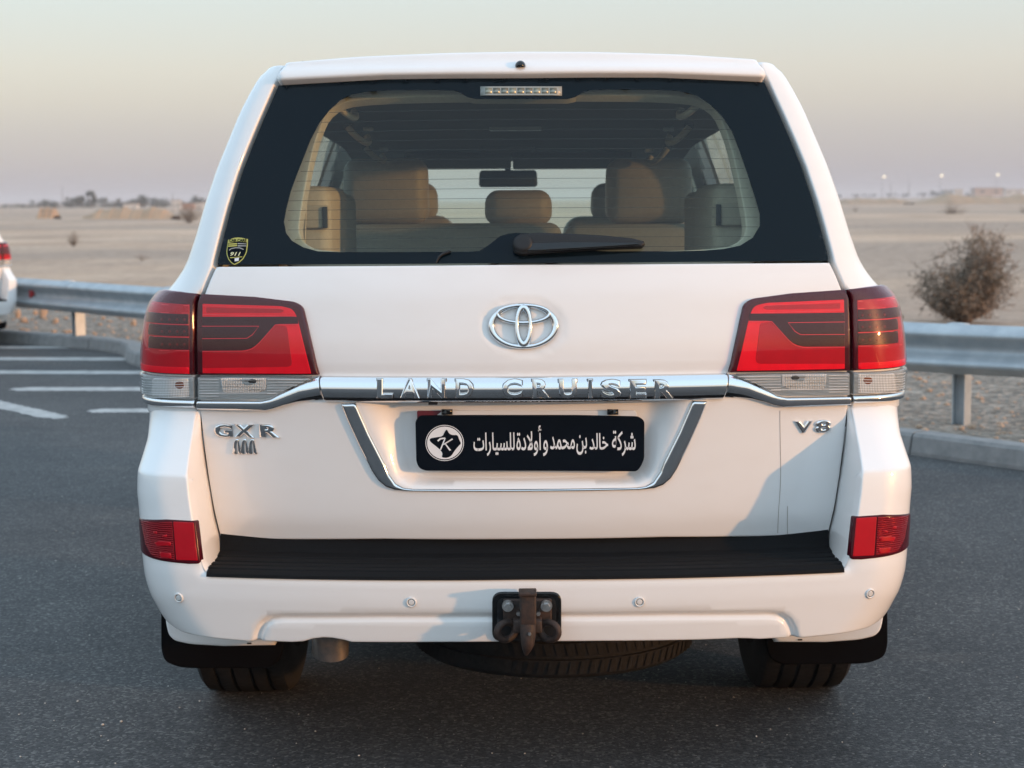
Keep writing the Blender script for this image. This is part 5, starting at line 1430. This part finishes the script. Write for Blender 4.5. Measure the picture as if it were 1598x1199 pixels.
for k in range(6):
    u = -5 + k * 12 + rs.uniform(-4, 4); tree(u, rs.uniform(315, 319), 329, rs.uniform(18, 28), rs.uniform(460, 520), 90 + k, 'very low far tree at the picture edge above the sand', 'far trees at the picture edge')
for k, (u, vt, w_) in enumerate([(1308, 303, 14), (1335, 302, 22), (1360, 302, 24), (1388, 300, 26), (1412, 301, 20), (1440, 299, 18), (1456, 297, 22), (1462, 299, 16), (1512, 299, 18), (1530, 297, 20), (1572, 294, 16), (1590, 294, 18)]):
    tree(u, vt, 308, w_, 560 + 8 * k, 130 + k, 'small dark tree in the far treeline right of the car', 'trees on the horizon right of the car')
LAMPM = mat('lit_lamp', (1, .9, .7), .5); LAMPM.node_tree.nodes['Principled BSDF'].inputs['Emission Color'].default_value = (1, .86, .58, 1); LAMPM.node_tree.nodes['Principled BSDF'].inputs['Emission Strength'].default_value = 1.3
POLE = mat('grey_pole', (.32, .33, .35), .6)
def lamp_post(u, v, Y, label, lit=True):
    p = at(u, v, Y); zb = -.2; e = empty('street_lamp', (p[0], Y, zb)); h = p[2] - zb
    tube('pole', [(0, 0, 0), (0, 0, h * .6), (0, 0, h)], [.14, .11, .08], POLE, e, 8); tube('arm', [(0, 0, h), (.5, 0, h + .15), (1.1, 0, h + .1)], .06, POLE, e, 6)
    bm = bmesh.new(); bmesh.ops.create_icosphere(bm, subdivisions=2, radius=.5)
    for v_ in bm.verts: v_.co = Vector((v_.co.x * 1.1 + .6, v_.co.y * .8, v_.co.z * .9 + h))
    from_bm('lamp_head', bm, LAMPM if lit else POLE, e, True); return tag(e, label, 'street lamp', 'street lamps on the horizon')
lamp_post(1377, 276, 650, 'lit street lamp nearest the white car on the horizon')
lamp_post(1467, 274.5, 655, 'middle one of the three lit street lamps')
lamp_post(1555, 273, 660, 'lit street lamp nearest the edge of the picture')
def mast(u, vt, vb, Y, label):
    a, b = at(u, vb, Y), at(u, vt, Y); o = tube('mast', [(0, 0, 0), (0, 0, (b[2] - a[2]) / 2), (0, 0, b[2] - a[2])], [.16, .13, .09], POLE, None, 8); o.location = (a[0], Y, a[2]); return tag(o, label, 'mast', 'thin masts on the horizon')
mast(98, 290, 326, 500, 'thin mast above the treeline left of the car'); mast(1390, 284, 306, 560, 'thin mast between the first and the middle lit lamp'); mast(1418, 280, 306, 570, 'taller thin mast left of the middle lit lamp'); mast(270, 300, 326, 480, 'short mast beside the narrow pale building')

# ------------------------------------------------------------------ second car, only its rear corner in view
def copy_tree(o, parent, skip=()):
    c = o.copy(); COL.objects.link(c); c.parent = parent
    if parent is not None: c.matrix_parent_inverse = o.matrix_parent_inverse.copy()
    for k in ('label', 'category', 'group'):
        if k in c: del c[k]
    for ch in list(o.children):
        if ch.name.split('.')[0] in skip: continue
        copy_tree(ch, c, skip)
    return c
other = copy_tree(suv, None, ('cabin', 'corner_reflector', 'rear_bench', 'front_seat', 'folded_third_seat', 'tow_hitch', 'number_plate', 'letter', 'badge_stroke', 'sticker', 'sticker_print', 'sticker_field', 'heater_wire'))
other.location = (-5.745, 17.0, 0); other.rotation_euler = (0, 0, R_(42)); other.scale = (.86, .86, .86)
tag(other, 'partly seen cream-lit car with red tail light at the picture edge', 'car')
other.name = 'parked_car'

# ------------------------------------------------------------------ dusty air over the plain
bm = bmesh.new(); box_bm(bm, (0, 0, 6.5), (9600, 9600, 15.0))
hz = from_bm('haze', bm)
hm = bpy.data.materials.new('dusty_air'); hm.use_nodes = True; t = hm.node_tree; t.nodes.clear()
o_ = t.nodes.new('ShaderNodeOutputMaterial'); pv = t.nodes.new('ShaderNodeVolumePrincipled'); pv.inputs['Color'].default_value = (.92, .91, .94, 1); pv.inputs['Density'].default_value = .0006; pv.inputs['Anisotropy'].default_value = .0
t.links.new(pv.outputs[0], o_.inputs['Volume']); hz.data.materials.append(hm)
tag(hz, 'thin dusty air over the whole plain', 'haze', kind='stuff')
